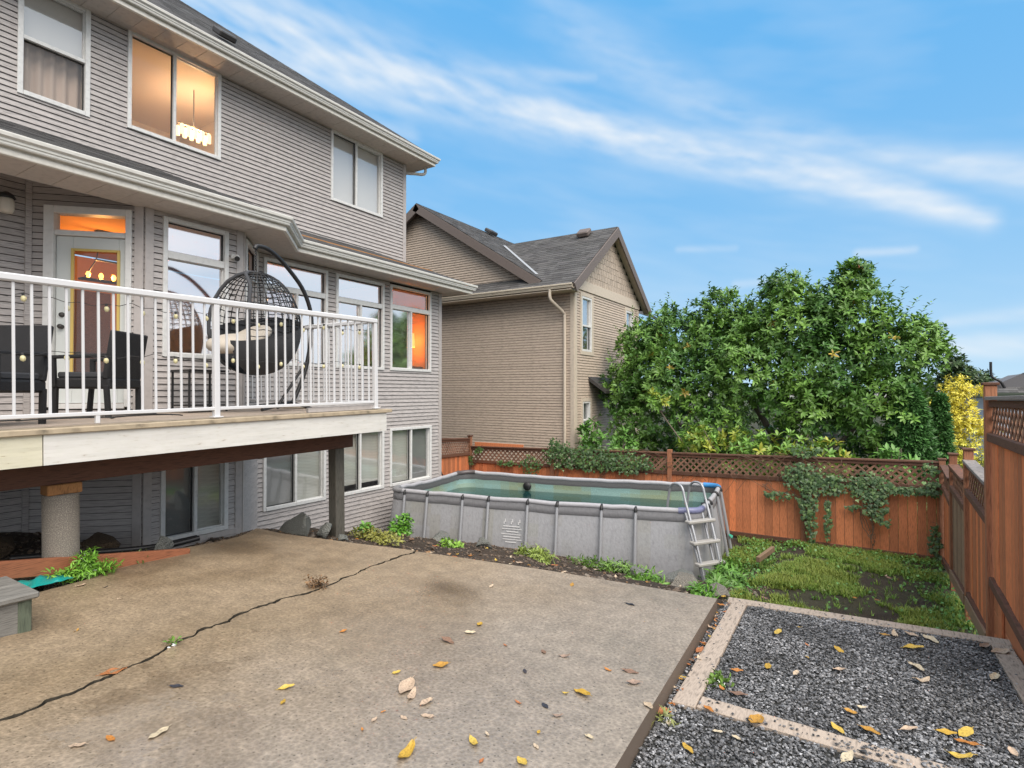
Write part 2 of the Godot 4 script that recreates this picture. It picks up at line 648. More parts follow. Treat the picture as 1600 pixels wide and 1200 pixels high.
func ground_and_paving() -> void:
	# the ground: one sheet, fine in the yard and coarse towards the horizon
	var xs := [-420.0, -120.0, -50.0, -25.0, -14.0, -11.0]
	var x := -9.6
	while x < 3.2:
		xs.append(x)
		x += 0.085
	xs.append_array([4.0, 6.0, 10.0, 18.0, 40.0, 120.0, 420.0])
	var zs := [-420.0, -150.0, -70.0, -40.0, -25.0, -17.0, -14.5]
	var z := -13.2
	while z < -0.2:
		zs.append(z)
		z += 0.085
	zs.append_array([0.5, 2.0, 4.0, 8.0, 20.0, 60.0, 420.0])
	var tone := noise(0.9, 4, 31)
	var tint := func(p: Vector3) -> Color:
		var n := tone.get_noise_2d(p.x, p.z)
		var soil := Color(0.115, 0.082, 0.056) * (1.0 + 0.5 * n)
		if p.x < slab_left(p.z) + 0.1 and p.z > -4.05:
			soil = Color(0.13, 0.095, 0.065) * (1.0 + 0.6 * n)
		var green := Color(0.075, 0.085, 0.032) * (1.0 + 0.4 * n)
		var g := smoothstep(-1.9, -1.2, p.x) * smoothstep(-6.0, -6.3, p.z) * smoothstep(-0.15, 0.15, n + 0.05)
		if p.z < -13.0:
			g = 0.8
		g *= 0.55 if p.z > -13.0 else 1.0
		return soil.lerp(green, g)
	kind(part(self, "ground", grid(xs.size(), zs.size(), func(i: int, j: int) -> Vector3: return Vector3(xs[i], gy(xs[i], zs[j]), zs[j]), tint), M.soil), "structure")

	# the concrete slab in two halves with a real crack between them
	var speck := noise(0.16, 3, 41, FastNoiseLite.TYPE_CELLULAR).get_image(2048, 2048)
	var soft := noise(0.02, 5, 42).get_image(2048, 2048)
	var dots := noise(0.055, 1, 43, FastNoiseLite.TYPE_CELLULAR).get_image(2048, 2048)
	var a := speck.get_data()
	var b := soft.get_data()
	var c := dots.get_data()
	var mixed := PackedByteArray()
	mixed.resize(a.size())
	for i in a.size():
		var v := 205 + (b[i] >> 3) - ((255 - a[i]) >> 2)
		if c[i] < 14:
			v -= 60
		elif c[i] > 238:
			v += 34
		mixed[i] = clampi(v, 0, 255)
	var skin := Image.create_from_data(2048, 2048, false, Image.FORMAT_L8, mixed)
	skin.convert(Image.FORMAT_RGBA8)
	var wet := Image.create(256, 256, false, Image.FORMAT_RGBA8)
	var wn := noise(0.03, 4, 44)
	for j in 256:
		for i in 256:
			var px := i / 32.0 - 8.0
			var pz := j / 32.0 - 7.0
			var w := 0.55 * exp(-(pow((px + 3.0) / 0.9, 2) + pow((pz + 1.5) / 0.8, 2))) + 0.5 * exp(-(pow((px + 1.9) / 0.8, 2) + pow((pz + 2.6) / 0.8, 2)))
			w += 0.35 * exp(-(pow((px + 3.2) / 0.5, 2) + pow((pz + 3.9) / 0.35, 2)))
			wet.set_pixel(i, j, grey(clampf(0.58 - 1.3 * w + 0.34 * wn.get_noise_2d(i, j), 0.07, 0.85)))
	var sm := StandardMaterial3D.new()
	sm.albedo_texture = ImageTexture.create_from_image(skin)
	sm.vertex_color_use_as_albedo = true
	sm.roughness_texture = ImageTexture.create_from_image(wet)
	sm.roughness_texture_channel = BaseMaterial3D.TEXTURE_CHANNEL_RED
	sm.heightmap_enabled = true
	sm.heightmap_scale = 0.32
	sm.heightmap_texture = ImageTexture.create_from_image(noise(0.30, 3, 45).get_image(2048, 2048))
	var st := noise(0.55, 4, 46)
	var stains := func(p: Vector3) -> Color:
		var n := st.get_noise_2d(p.x, p.z)
		var n2 := st.get_noise_2d(p.x * 3.0 + 50.0, p.z * 3.0)
		var tan := Color(0.56, 0.42, 0.27)
		var cool := Color(0.54, 0.455, 0.365)
		var k := smoothstep(-3.9, -1.6, p.x + 0.7 * n)
		var q := tan.lerp(cool, k) * (1.0 + 0.16 * n + 0.08 * n2)
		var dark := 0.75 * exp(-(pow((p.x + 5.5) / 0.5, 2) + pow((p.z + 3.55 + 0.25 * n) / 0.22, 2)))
		dark += 0.85 * exp(-(pow((p.x + 3.19) / 0.28, 2) + pow((p.z + 3.96 + 0.15 * n) / 0.17, 2)))
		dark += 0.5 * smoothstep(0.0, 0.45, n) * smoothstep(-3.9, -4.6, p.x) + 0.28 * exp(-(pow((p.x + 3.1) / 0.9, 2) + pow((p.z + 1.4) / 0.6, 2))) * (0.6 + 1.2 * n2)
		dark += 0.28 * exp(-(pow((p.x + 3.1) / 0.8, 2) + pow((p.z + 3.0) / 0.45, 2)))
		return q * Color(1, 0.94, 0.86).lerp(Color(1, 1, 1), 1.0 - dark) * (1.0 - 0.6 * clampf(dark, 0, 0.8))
	var slab := Node3D.new()
	slab.name = "patio_slab"
	add_child(slab)
	kind(slab, "structure")
	var jag := noise(3.0, 3, 47)
	var crack := func(zz: float) -> float:
		return along(CRACK, zz) + 0.05 * jag.get_noise_2d(zz * 0.35, 3.0) + 0.035 * jag.get_noise_2d(zz * 1.6, 9.0) + 0.012 * jag.get_noise_2d(zz * 7.0, 5.0)
	var nz := 260
	for half in 2:
		var nx := 44 if half == 0 else 70
		var at := func(i: int, j: int, drop: float) -> Vector3:
			var t := j / float(nz - 1)
			var zc := lerpf(-4.7, 1.2, t)
			var cx: float = crack.call(zc)
			var gap := maxf(0.007 + 0.012 * jag.get_noise_2d(zc * 2.2, 20.0), 0.0015)
			var s := i / float(nx - 1)
			var xx := lerpf(slab_left(lerpf(-4.02, 1.2, t)), cx - gap, s) if half == 0 else lerpf(cx + gap, along(RIGHT_EDGE, lerpf(-5.515, 1.2, t)), s)
			var zz := lerpf(zf(xx), 1.2, t)
			return Vector3(xx, sy(xx, zz) - drop + (0.006 if half == 0 else 0.0), zz)
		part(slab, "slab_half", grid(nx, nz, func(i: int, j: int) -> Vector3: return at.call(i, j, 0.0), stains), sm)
		var e := MB.new()
		e.st.set_color(Color(0.055, 0.045, 0.036))
		for j in nz - 1:
			e.st.set_color(Color(0.15, 0.12, 0.09) if half == 0 else Color(0.05, 0.04, 0.03))  # crack face coloured dark to stand for the shade inside the crack
			e.st.set_uv(Vector2(j * 0.01, 0.2))
			e.quad(at.call(0, j + 1, 0.0), at.call(0, j, 0.0), at.call(0, j, 0.14), at.call(0, j + 1, 0.14))
			e.st.set_color(Color(0.05, 0.04, 0.03) if half == 0 else Color(0.13, 0.10, 0.075))  # here too the shade inside the crack is put into the colour
			e.quad(at.call(nx - 1, j, 0.0), at.call(nx - 1, j + 1, 0.0), at.call(nx - 1, j + 1, 0.14), at.call(nx - 1, j, 0.14))
		e.st.set_color(Color(0.15, 0.12, 0.09))
		for i in nx - 1:
			e.st.set_uv(Vector2(i * 0.01, 0.4))
			e.quad(at.call(i, 0, 0.0), at.call(i + 1, 0, 0.0), at.call(i + 1, 0, 0.14), at.call(i, 0, 0.14))
		part(slab, "slab_edge", e.done(), M.dry)

	# a film of rain water lying in the slab's shallow dips
	var film := MB.new()
	film.smooth(true)
	var fn := noise(1.6, 4, 48)
	var rip := noise(9.0, 2, 49)
	for j in 96:
		for i in 150:
			var fx := -3.75 + i * 0.017
			var fz := -2.35 + j * 0.017
			var d := exp(-(pow((fx + 3.0) / 0.75, 2) + pow((fz + 1.45) / 0.42, 2)))
			if fn.get_noise_2d(fx, fz) + 0.5 * fn.get_noise_2d(fx * 3.0, fz * 3.0 + 7.0) < 0.55 - 0.85 * d or fx < along(CRACK, fz) + 0.06:
				continue
			var q := []
			for cc in [[0, 1], [1, 1], [1, 0], [0, 0]]:
				var px: float = fx + cc[0] * 0.017
				var pz: float = fz + cc[1] * 0.017
				q.append(Vector3(px, sy(px, pz) + 0.0035 + 0.0005 * rip.get_noise_2d(px, pz), pz))
			film.quad(q[0], q[1], q[2], q[3])
	var fm := mat(Color(0.5, 0.4, 0.3, 0.04), 0.09)
	fm.transparency = BaseMaterial3D.TRANSPARENCY_ALPHA
	kind(part(self, "rain_water", film.done(), fm), "structure")

	# the gravel bed and its wooden border
	var bed := MB.new()
	bed.st.set_color(Color(0.11, 0.11, 0.105))
	bed.quad(Vector3(-1.25, gravel_y(-1.0), -1.0), Vector3(1.06, gravel_y(-1.0), -1.0), Vector3(1.06, gravel_y(-6.05), -6.05), Vector3(-1.25, gravel_y(-6.05), -6.05))
	kind(part(self, "gravel_base", bed.done(), M.soil), "structure")
	var boards := [
		[Vector2(-1.22, -5.925), Vector2(0.99, -6.20), "pale wooden border board along the far edge of the gravel bed, grass behind it", 0.0],
		[Vector2(-1.10, -5.85), Vector2(-0.985, -3.50), "pale wooden border board on the left of the gravel, beside the slab's edge", 0.003],
		[Vector2(-0.915, -3.61), Vector2(0.78, -3.60), "wooden divider board half buried in gravel across the middle of the bed", -0.002],
		[Vector2(0.875, -6.08), Vector2(0.885, -3.5), "pale wooden border board on the right of the gravel, at the foot of the fence", 0.003],
	]
	for q in boards:
		var o := beam(self, "border_board", pick(M.board), Vector3(q[0].x, gravel_y(q[0].y) - 0.010 + q[3], q[0].y), Vector3(q[1].x, gravel_y(q[1].y) - 0.010 + q[3], q[1].y), 0.14, 0.075, 0.005)
		tag(o, q[2], "board", "border boards of the gravel bed")
	var stone := MB.new()
	var r := RandomNumberGenerator.new()
	r.seed = 5
	var v := [Vector3(1, 0, 0), Vector3(-0.9, 0.1, 0.1), Vector3(0.1, 0.75, 0), Vector3(0, -0.7, 0.1), Vector3(0.1, 0.1, 1), Vector3(-0.1, 0, -0.95)]
	for f in [[0, 2, 4], [4, 2, 1], [1, 2, 5], [5, 2, 0], [4, 3, 0], [1, 3, 4], [5, 3, 1], [0, 3, 5]]:
		stone.tri(v[f[0]], v[f[2]], v[f[1]])
	var mesh := stone.done()
	var xf := []
	var cs := []
	var pale := noise(1.3, 3, 51)
	for i in 56000:
		var p := Vector3(r.randf_range(-1.22, 1.0), 0.0, r.randf_range(-6.1, -1.7))
		if p.z > -2.6 and r.randf() < 0.4 or p.x < along(RIGHT_EDGE, p.z) + 0.01:
			continue
		var lx := lerpf(-1.10, -0.985, (p.z + 5.85) / 2.35)
		var on_left := absf(p.x - lx) < 0.078 and p.z < -3.5
		var on_right := absf(p.x - 0.88) < 0.078 and p.z < -3.5
		var on_near := absf(p.z + 3.605) < 0.078 and p.x > lx
		var on_far := p.z < -5.86 - 0.124 * (p.x + 1.22)
		if (on_left or on_far) and r.randf() < 0.985 or on_right and r.randf() < 0.99:
			continue
		if on_near and r.randf() < clampf(0.93 - 0.45 * smoothstep(-0.5, 0.7, p.x + 0.6 * pale.get_noise_2d(p.x * 3, p.z * 3)), 0, 1):
			continue
		var s := r.randf_range(0.005, 0.0125)
		if r.randf() < 0.04:
			s *= 1.5
		p.y = gravel_y(p.z) + (0.032 if on_left or on_right or on_near or on_far else 0.004 + r.randf() * 0.016)
		xf.append(Transform3D(Basis.from_euler(Vector3(r.randf() * 0.9, r.randf() * TAU, r.randf() * 0.9)).scaled(Vector3(s * r.randf_range(0.8, 1.4), s * 0.75, s)), p))
		var g := 0.095 * exp(r.randf_range(-0.9, 1.0)) + (0.26 * r.randf() if r.randf() < clampf(0.22 + 1.0 * pale.get_noise_2d(p.x, p.z), 0, 0.5) else 0.0)
		cs.append(Color(g, g * 1.0, g * 1.02))
	scatter(self, "gravel", mesh, M.dry, xf, cs)
	# crumbs of soil, pebbles and chips on the bank and under the deck
	xf = []
	cs = []
	for i in 9000:
		var p := Vector3(r.randf_range(-7.9, -1.2), 0, r.randf_range(-8.9, -4.05))
		if i % 3 == 0:
			p = Vector3(r.randf_range(-8.1, -5.3), 0, r.randf_range(-4.4, -1.0))
			if p.x > slab_left(p.z) - 0.02:
				continue
		elif p.z > zf(p.x) - 0.02 or p.z < pool_z(p.x) + 0.02 and p.x < -2.2:
			continue
		p.y = gy(p.x, p.z) + 0.004
		var s := r.randf_range(0.006, 0.022) if r.randf() < 0.93 else r.randf_range(0.02, 0.045)
		xf.append(Transform3D(Basis.from_euler(Vector3(r.randf(), r.randf() * TAU, r.randf())).scaled(Vector3(s * 1.3, s * 0.8, s)), p))
		var k := r.randf()
		cs.append(Color(0.105, 0.074, 0.05) * r.randf_range(0.6, 1.5) if k < 0.86 else (Color(0.22, 0.18, 0.14) * r.randf_range(0.4, 1.2) if k < 0.97 else Color(0.3, 0.17, 0.08)))
	scatter(self, "soil_crumbs", mesh, M.dry, xf, cs)


# ------------------------------------------------------------------ building blocks of the houses
var lap: ArrayMesh


func spans(L: float, y: float, holes: Array, lo := 0.0) -> Array:
	var out := [[lo, L]]
	for h in holes:
		if y > h[2] and y < h[3]:
			var nxt := []
			for s in out:
				if h[1] <= s[0] or h[0] >= s[1]:
					nxt.append(s)
					continue
				if h[0] > s[0] + 0.01:
					nxt.append([s[0], h[0]])
				if h[1] < s[1] - 0.01:
					nxt.append([h[1], s[1]])
			out = nxt
	return out


func seams(all: Array) -> Array:  # long runs are made of two lengths that meet at a random place
	var out := []
	for s in all:
		if s[1] - s[0] > 3.7 and rng.randf() < 0.55:
			var c: float = lerpf(s[0], s[1], rng.randf_range(0.25, 0.75))
			out.append([s[0], c - 0.0012])
			out.append([c + 0.0012, s[1]])
		else:
			out.append(s)
	return out


func siding(parent: Node, o: Vector3, n: Vector3, L: float, y0: float, y1: float, holes: Array, mats: Array, pitch := 0.0762, clip = null) -> void:
	# lap boards one by one; u runs to the right seen from outside
	if lap == null:
		var m := MB.new()
		var p := 0.0762
		m.quad(Vector3(0, 0.013, 0.021), Vector3(1, 0.013, 0.021), Vector3(1, p + 0.004, 0.005), Vector3(0, p + 0.004, 0.005))
		m.quad(Vector3(0, 0.013, 0), Vector3(1, 0.013, 0), Vector3(1, 0.013, 0.021), Vector3(0, 0.013, 0.021))
		m.quad(Vector3(0, p + 0.004, 0.005), Vector3(1, p + 0.004, 0.005), Vector3(1, p + 0.004, 0), Vector3(0, p + 0.004, 0))
		m.tri(Vector3(0, 0.013, 0), Vector3(0, 0.013, 0.021), Vector3(0, p + 0.004, 0.005))
		m.tri(Vector3(1, 0.013, 0.021), Vector3(1, 0.013, 0), Vector3(1, p + 0.004, 0.005))
		lap = m.done()
	var u := UP.cross(n).normalized()
	var y := y0
	while y < y1 - 0.02:
		var from := 0.0
		var to := L
		if clip:
			var c: Array = clip.call(y + pitch)
			from = c[0]
			to = c[1]
		if to - from > 0.05:
			for s in seams(spans(to, y + pitch * 0.5, holes, from)):
				part(parent, "siding_board", lap, pick(mats), Transform3D(Basis(u * (s[1] - s[0]), UP * (pitch / 0.0762), n), o + u * s[0] + UP * y))
		y += pitch


func wall(parent: Node, o: Vector3, n: Vector3, L: float, y0: float, y1: float, holes: Array, thick := 0.14, mat_: Material = null) -> void:
	var u := UP.cross(n).normalized()
	var ys := [y0, y1]
	for h in holes:
		for k in [h[2], h[3]]:
			if k > y0 and k < y1 and not ys.has(k):
				ys.append(k)
	ys.sort()
	var m := MB.new()
	for i in ys.size() - 1:
		for s in spans(L, (ys[i] + ys[i + 1]) * 0.5, holes):
			m.box(Transform3D(Basis(u, UP, n), o + u * ((s[0] + s[1]) * 0.5) + UP * ((ys[i] + ys[i + 1]) * 0.5) - n * (thick * 0.5)), Vector3(s[1] - s[0], ys[i + 1] - ys[i], thick))
	part(parent, "wall", m.done(), mat_ if mat_ else M.sheath)


func window(parent: Node, o: Vector3, n: Vector3, u0: float, u1: float, y0: float, y1: float, how: Dictionary) -> MeshInstance3D:
	# a white framed window: transom = height of the fixed light on top, mull = where the upright stands (0..1), rail = where a meeting rail lies (0..1)
	var u := UP.cross(n).normalized()
	var w := u1 - u0
	var h := y1 - y0
	var f: float = how.get("frame", 0.055)
	var mt: Material = how.get("mat", M.white)
	var m := MB.new()
	var bar := func(x0: float, b0: float, x1: float, b1: float, z0: float, z1: float) -> void:
		m.box(Transform3D(Basis(), Vector3((x0 + x1) * 0.5, (b0 + b1) * 0.5, (z0 + z1) * 0.5)), Vector3(x1 - x0, b1 - b0, z1 - z0), 0.004)
	var out := 0.034
	bar.call(0.0, 0.0, f, h, -0.09, out)
	bar.call(w - f, 0.0, w, h, -0.09, out)
	bar.call(f + 0.001, 0.0, w - f - 0.001, f, -0.09, out + 0.006)
	bar.call(f + 0.001, h - f, w - f - 0.001, h, -0.09, out)
	var tr: float = how.get("transom", 0.0)
	var top := h - f
	var cells := []
	if tr > 0.0:
		bar.call(f + 0.001, h - tr - 0.09, w - f - 0.001, h - tr, -0.085, out - 0.008)
		cells.append([f, h - tr, w - f, h - f])
		top = h - tr - 0.09
	var mu: float = how.get("mull", 0.0)
	var ra: float = how.get("rail", 0.0)
	if mu > 0.0:
		var x := w * mu
		bar.call(x - 0.022, f + 0.001, x + 0.022, top - 0.001, -0.08, out - 0.012)
		cells.append([f, f, x - 0.022, top])
		cells.append([x + 0.022, f, w - f, top])
	elif ra > 0.0:
		var r := h * ra
		bar.call(f + 0.001, r - 0.025, w - f - 0.001, r + 0.025, -0.08, out - 0.010)
		cells.append([f, f, w - f, r - 0.025])
		cells.append([f, r + 0.025, w - f, top])
	else:
		cells.append([f, f, w - f, top])
	var xf := Transform3D(Basis(u, UP, n), o + u * u0 + UP * y0)
	var win := part(parent, "window", m.done(), mt, xf)
	var panes: Array = how.get("panes", [M.glass])
	var blinds: Array = how.get("blinds", [])
	for i in cells.size():
		var c: Array = cells[i]
		var cw: float = c[2] - c[0]
		var ch: float = c[3] - c[1]
		var mid := Vector3((c[0] + c[2]) * 0.5, (c[1] + c[3]) * 0.5, 0)
		# the sash: a dark gasket and a thin inner frame
		var s := MB.new()
		for e in [[c[0], c[1], c[0] + 0.012, c[3]], [c[2] - 0.012, c[1], c[2], c[3]], [c[0] + 0.0125, c[1], c[2] - 0.0125, c[1] + 0.012], [c[0] + 0.0125, c[3] - 0.012, c[2] - 0.0125, c[3]]]:
			s.box(Transform3D(Basis(), Vector3((e[0] + e[2]) * 0.5, (e[1] + e[3]) * 0.5, -0.035)), Vector3(e[2] - e[0], e[3] - e[1], 0.03))
		part(win, "sash", s.done(), M.gasket if i % 2 == 0 else mt)
		var g := MB.new()
		g.quad(Vector3(-cw * 0.5, -ch * 0.5, 0), Vector3(cw * 0.5, -ch * 0.5, 0), Vector3(cw * 0.5, ch * 0.5, 0), Vector3(-cw * 0.5, ch * 0.5, 0))
		part(win, "pane", g.done(), panes[i % panes.size()], Transform3D(Basis(), mid + Vector3(0, 0, -0.035)))
		if i < blinds.size() and blinds[i]:
			var b: Array = blinds[i]  # material, gap left open at the bottom
			part(win, "blind", box_mesh(Vector3(cw + 0.02, ch - b[1], 0.012)), b[0], Transform3D(Basis(), mid + Vector3(0, b[1] * 0.5, -0.105)))
	return win


func sweep(path: Array, prof: Array) -> ArrayMesh:  # a profile (outwards, up) drawn along a level line; outwards is to the right of the way
	var m := MB.new()
	var n := path.size()
	var rows := []
	for i in n:
		var a: Vector3 = (path[i] - path[maxi(i - 1, 0)]).normalized().cross(UP)
		var b: Vector3 = (path[mini(i + 1, n - 1)] - path[i]).normalized().cross(UP)
		if i == 0:
			a = b
		if i == n - 1:
			b = a
		var o := (a + b) / (1.0 + a.dot(b))
		rows.append(prof.map(func(p: Vector2) -> Vector3: return path[i] + o * p.x + UP * p.y))
	for i in n - 1:
		for j in prof.size() - 1:
			m.quad(rows[i][j], rows[i + 1][j], rows[i + 1][j + 1], rows[i][j + 1])
	for j in range(1, prof.size() - 1):
		m.tri(rows[0][0], rows[0][j], rows[0][j + 1])
		m.tri(rows[n - 1][0], rows[n - 1][j + 1], rows[n - 1][j])
	return m.done()


const GUTTER := [Vector2(0, 0), Vector2(0.065, 0), Vector2(0.072, 0.012), Vector2(0.072, 0.03), Vector2(0.082, 0.036), Vector2(0.082, 0.058), Vector2(0.108, 0.078), Vector2(0.112, 0.11), Vector2(0.106, 0.118), Vector2(0.098, 0.112), Vector2(0.09, 0.09), Vector2(0.01, 0.085)]
const FASCIA := [Vector2(-0.02, -0.075), Vector2(0.018, -0.075), Vector2(0.022, -0.068), Vector2(0.022, -0.022), Vector2(0.010, -0.016), Vector2(-0.002, 0.11), Vector2(-0.02, 0.11)]


func shingles(parent: Node, o: Vector3, u: Vector3, v: Vector3, vlen: float, ends: Callable, expo := 0.142, tone := 0.13, butt := 0.006) -> void:
	# one slope: staggered courses of tabs, each with its own butt edge and shade
	var n := u.cross(v).normalized()
	var m := MB.new()
	var deck := MB.new()
	var c0: Array = ends.call(0.0)
	var c1: Array = ends.call(vlen)
	deck.quad(o + u * c0[0] - n * 0.01, o + u * c0[1] - n * 0.01, o + u * c1[1] + v * vlen - n * 0.01, o + u * c1[0] + v * vlen - n * 0.01)
	var rows := int(ceil(vlen / expo))
	for k in rows:
		var va := k * expo
		var vb := minf(va + expo, vlen)
		var e: Array = ends.call(va)
		var f: Array = ends.call(vb)
		if e[1] - e[0] < 0.02:
			continue
		var a: float = e[0]
		while a < e[1] - 0.01:
			var w := rng.randf_range(0.14, 0.38)
			var b := minf(a + w, e[1])
			if e[1] - b < 0.1:
				b = e[1]
			var ta := clampf(a, f[0], f[1])
			var tb := clampf(b, f[0], f[1])
			if a <= e[0] + 0.001:
				ta = f[0]
			if b >= e[1] - 0.001:
				tb = f[1]
			var h := butt * rng.randf_range(0.7, 1.3)
			var g := tone * rng.randf_range(0.72, 1.35)
			m.st.set_color(Color(g, g * 0.97, g * 0.95))
			var p := o + u * a + v * va
			var q := o + u * b + v * va
			m.quad(p + n * h, q + n * h, o + u * tb + v * (vb + 0.01) + n * butt * 0.35, o + u * ta + v * (vb + 0.01) + n * butt * 0.35)
			m.quad(p, q, q + n * h, p + n * h)
			a = b
	var r := part(parent, "roof", deck.done(), M.vent)
	kind(part(r, "shingles", m.done(), M.shingle), "stuff")


func plate(parent: Node, called: String, mat_: Material, outline: Array, y: float, thick := 0.02) -> MeshInstance3D:  # a level plate with the outline (x, z), its underside at y
	var m := MB.new()
	m.prism(PackedVector2Array(outline.map(func(p: Vector2) -> Vector2: return Vector2(p.x, -p.y))), Transform3D(Basis(Vector3.RIGHT, Vector3(0, 0, -1), UP), Vector3(0, y + thick * 0.5, 0)), thick)
	return part(parent, called, m.done(), mat_)


# ------------------------------------------------------------------ the grey house
func main_house() -> void:
	var h := thing("house", "grey sided two storey house on the left with white windows and a raised deck", "house")
	var px := Vector3.RIGHT
	var fl := Vector3(1, 0, 1).normalized()
	var b0 := Vector3(-7.37, 0, -4.62)
	var b1 := Vector3(-8.2, 0, -5.40)
	var ur := (b1 - b0).normalized()
	var fr := ur.cross(UP).normalized()
	var base := 0.0
	# [origin, normal, length, bottom, top, holes]
	var door := [0.14, 1.05, 2.70, 5.07]
	var segs := [
		[Vector3(-8.2, 0, 1.0), px, 3.53, 0.7, 5.5, []],
		[Vector3(-8.2, 0, -2.53), fl, 1.174, 0.7, 5.5, [door]],
		[Vector3(-7.37, 0, -3.36), px, 1.26, 0.7, 5.14, [[0.205, 1.045, 3.33, 5.07], [0.20, 1.06, 1.05, 2.20]]],
		[b0, fr, b0.distance_to(b1), 0.6, 5.14, [[0.14, 1.0, 3.33, 5.07]]],
		[b1, px, 4.50, -0.15, 5.14, [[0.09, 1.355, 3.33, 5.06], [1.538, 2.744, 3.33, 5.055], [2.909, 4.165, 3.33, 5.075], [0.10, 1.33, 0.99, 2.17], [1.53, 2.748, 0.99, 2.17], [2.91, 4.18, 0.99, 2.165]]],
	]
	for s in segs:
		wall(h, s[0], s[1], s[2], s[3] - 0.3, 5.5, s[5].map(func(q: Array) -> Array: return [q[0] + 0.02, q[1] - 0.02, q[2] + 0.02, q[3] - 0.02]))
		siding(h, s[0], s[1], s[2], s[3], s[4] - 0.02, s[5], M.siding)
	var up := [[4.71, 4.50 + 0.0, 6.76, 8.29]]
	var uh := [[3.70, 4.505, 6.76, 8.29], [4.98, 6.405, 6.81, 8.28], [8.72, 10.165, 6.81, 8.275]]
	wall(h, Vector3(-9.29, 0, 1.0), px, 10.9, 5.55, 8.5, uh.map(func(q: Array) -> Array: return [q[0] + 0.02, q[1] - 0.02, q[2] + 0.02, q[3] - 0.02]))
	siding(h, Vector3(-9.29, 0, 1.0), px, 10.9, 5.80, 8.44, uh, M.siding)
	# the end and the far sides, plain
	wall(h, Vector3(-8.2, 0, -9.9), Vector3(0, 0, -1), 8.0, -0.4, 5.5, [])
	wall(h, Vector3(-9.29, 0, -9.9), Vector3(0, 0, -1), 7.0, 5.14, 8.5, [])
	# corner boards
	for c in [[-8.2, -9.9, -0.15, 5.12], [-9.29, -9.9, 5.86, 8.45]]:
		bx(h, "corner_board", M.corner, Vector3(c[0] + 0.012, (c[2] + c[3]) * 0.5, c[1] + 0.035), Vector3(0.028, c[3] - c[2], 0.075))
		bx(h, "corner_board", M.corner, Vector3(c[0] - 0.04, (c[2] + c[3]) * 0.5, c[1] - 0.014), Vector3(0.13, c[3] - c[2], 0.026))
	for c in [[Vector3(-7.37, 0, -3.36), px, 0.05], [Vector3(-7.37, 0, -3.36), fl, -0.05], [b0, px, -0.05], [b0, fr, 0.05]]:
		var n: Vector3 = c[1]
		var u := UP.cross(n)
		bx(h, "corner_board", M.corner, c[0] + u * c[2] + n * 0.012 + UP * 2.87, Vector3(0.095, 4.50, 0.028), 0.003, Basis(u, UP, n))
	bx(h, "corner_board", M.siding[0], Vector3(-8.182, 3.1, -2.50), Vector3(0.03, 4.8, 0.06))
	# trim below the bay's basement window
	bx(h, "trim_board", M.corner, Vector3(-7.345, 1.005, -3.99), Vector3(0.03, 0.075, 1.12))
	# windows of the main floor
	var mir: Array = M.mirror
	var main_w := {"transom": 0.42, "mull": 0.5}
	var o: Vector3 = segs[4][0]
	window(h, o, px, 0.09, 1.355, 3.33, 5.06, {"transom": 0.42, "mull": 0.5, "panes": [mir[2], mir[1], mir[2]]})
	window(h, o, px, 1.538, 2.744, 3.33, 5.055, {"transom": 0.42, "mull": 0.5, "panes": [mir[2], mir[2], mir[2]]})
	window(h, o, px, 2.909, 4.165, 3.33, 5.075, {"transom": 0.40, "mull": 0.5, "panes": [mir[0], mir[2], M.glass], "blinds": [null, [M.shade, 0.0], null]})
	window(h, segs[2][0], px, 0.205, 1.045, 3.33, 5.07, {"transom": 0.42, "panes": [mir[2], mir[2]]})
	window(h, b0, fr, 0.14, 1.0, 3.33, 5.07, {"transom": 0.42, "panes": [mir[0], mir[0]]})
	# basement windows, with blinds
	window(h, o, px, 0.10, 1.33, 0.99, 2.17, {"mull": 0.5, "panes": [mir[0]], "blinds": [[M.screen, 0.0], [M.blind, 0.0]]})
	window(h, o, px, 1.53, 2.748, 0.99, 2.17, {"mull": 0.5, "panes": [mir[0]], "blinds": [[M.blind, 0.10], [M.blind, 0.10]]})
	window(h, o, px, 2.91, 4.18, 0.99, 2.165, {"mull": 0.5, "panes": [mir[0]], "blinds": [[M.blind, 0.0], [M.screen, 0.0]]})
	window(h, segs[2][0], px, 0.20, 1.06, 1.05, 2.20, {"mull": 0.5, "panes": [mir[0]], "blinds": [[M.screen, 0.0], [M.blind, 0.0]]})
	# windows of the upper floor
	var ou := Vector3(-9.29, 0, 1.0)
	window(h, ou, px, 3.70, 4.505, 6.76, 8.29, {"rail": 0.5, "frame": 0.06, "panes": [M.glass, mir[0]], "blinds": [null, [M.shade, 0.0]]})
	window(h, ou, px, 4.98, 6.405, 6.81, 8.28, {"mull": 0.475, "panes": [M.glass, M.glass]})
	window(h, ou, px, 8.72, 10.165, 6.81, 8.275, {"mull": 0.475, "panes": [mir[0], mir[0]], "blinds": [[M.shade, 0.0], [M.shade, 0.0]]})
	# the deck door with its transom light
	var du := UP.cross(fl)
	var dt := Transform3D(Basis(du, UP, fl), Vector3(-8.2, 0, -2.53))
	var fm := MB.new()
	var bar := func(m: MB, x0: float, y0: float, x1: float, y1: float, z0: float, z1: float) -> void:
		m.box(Transform3D(Basis(), Vector3((x0 + x1) * 0.5, (y0 + y1) * 0.5, (z0 + z1) * 0.5)), Vector3(x1 - x0, y1 - y0, z1 - z0), 0.004)
	bar.call(fm, 0.14, 2.72, 0.245, 5.07, -0.1, 0.04)
	bar.call(fm, 0.985, 2.72, 1.05, 5.07, -0.1, 0.04)
	bar.call(fm, 0.246, 4.985, 0.984, 5.07, -0.1, 0.038)
	bar.call(fm, 0.246, 4.73, 0.984, 4.79, -0.1, 0.025)
	bar.call(fm, 0.246, 2.70, 0.984, 2.76, -0.1, 0.035)
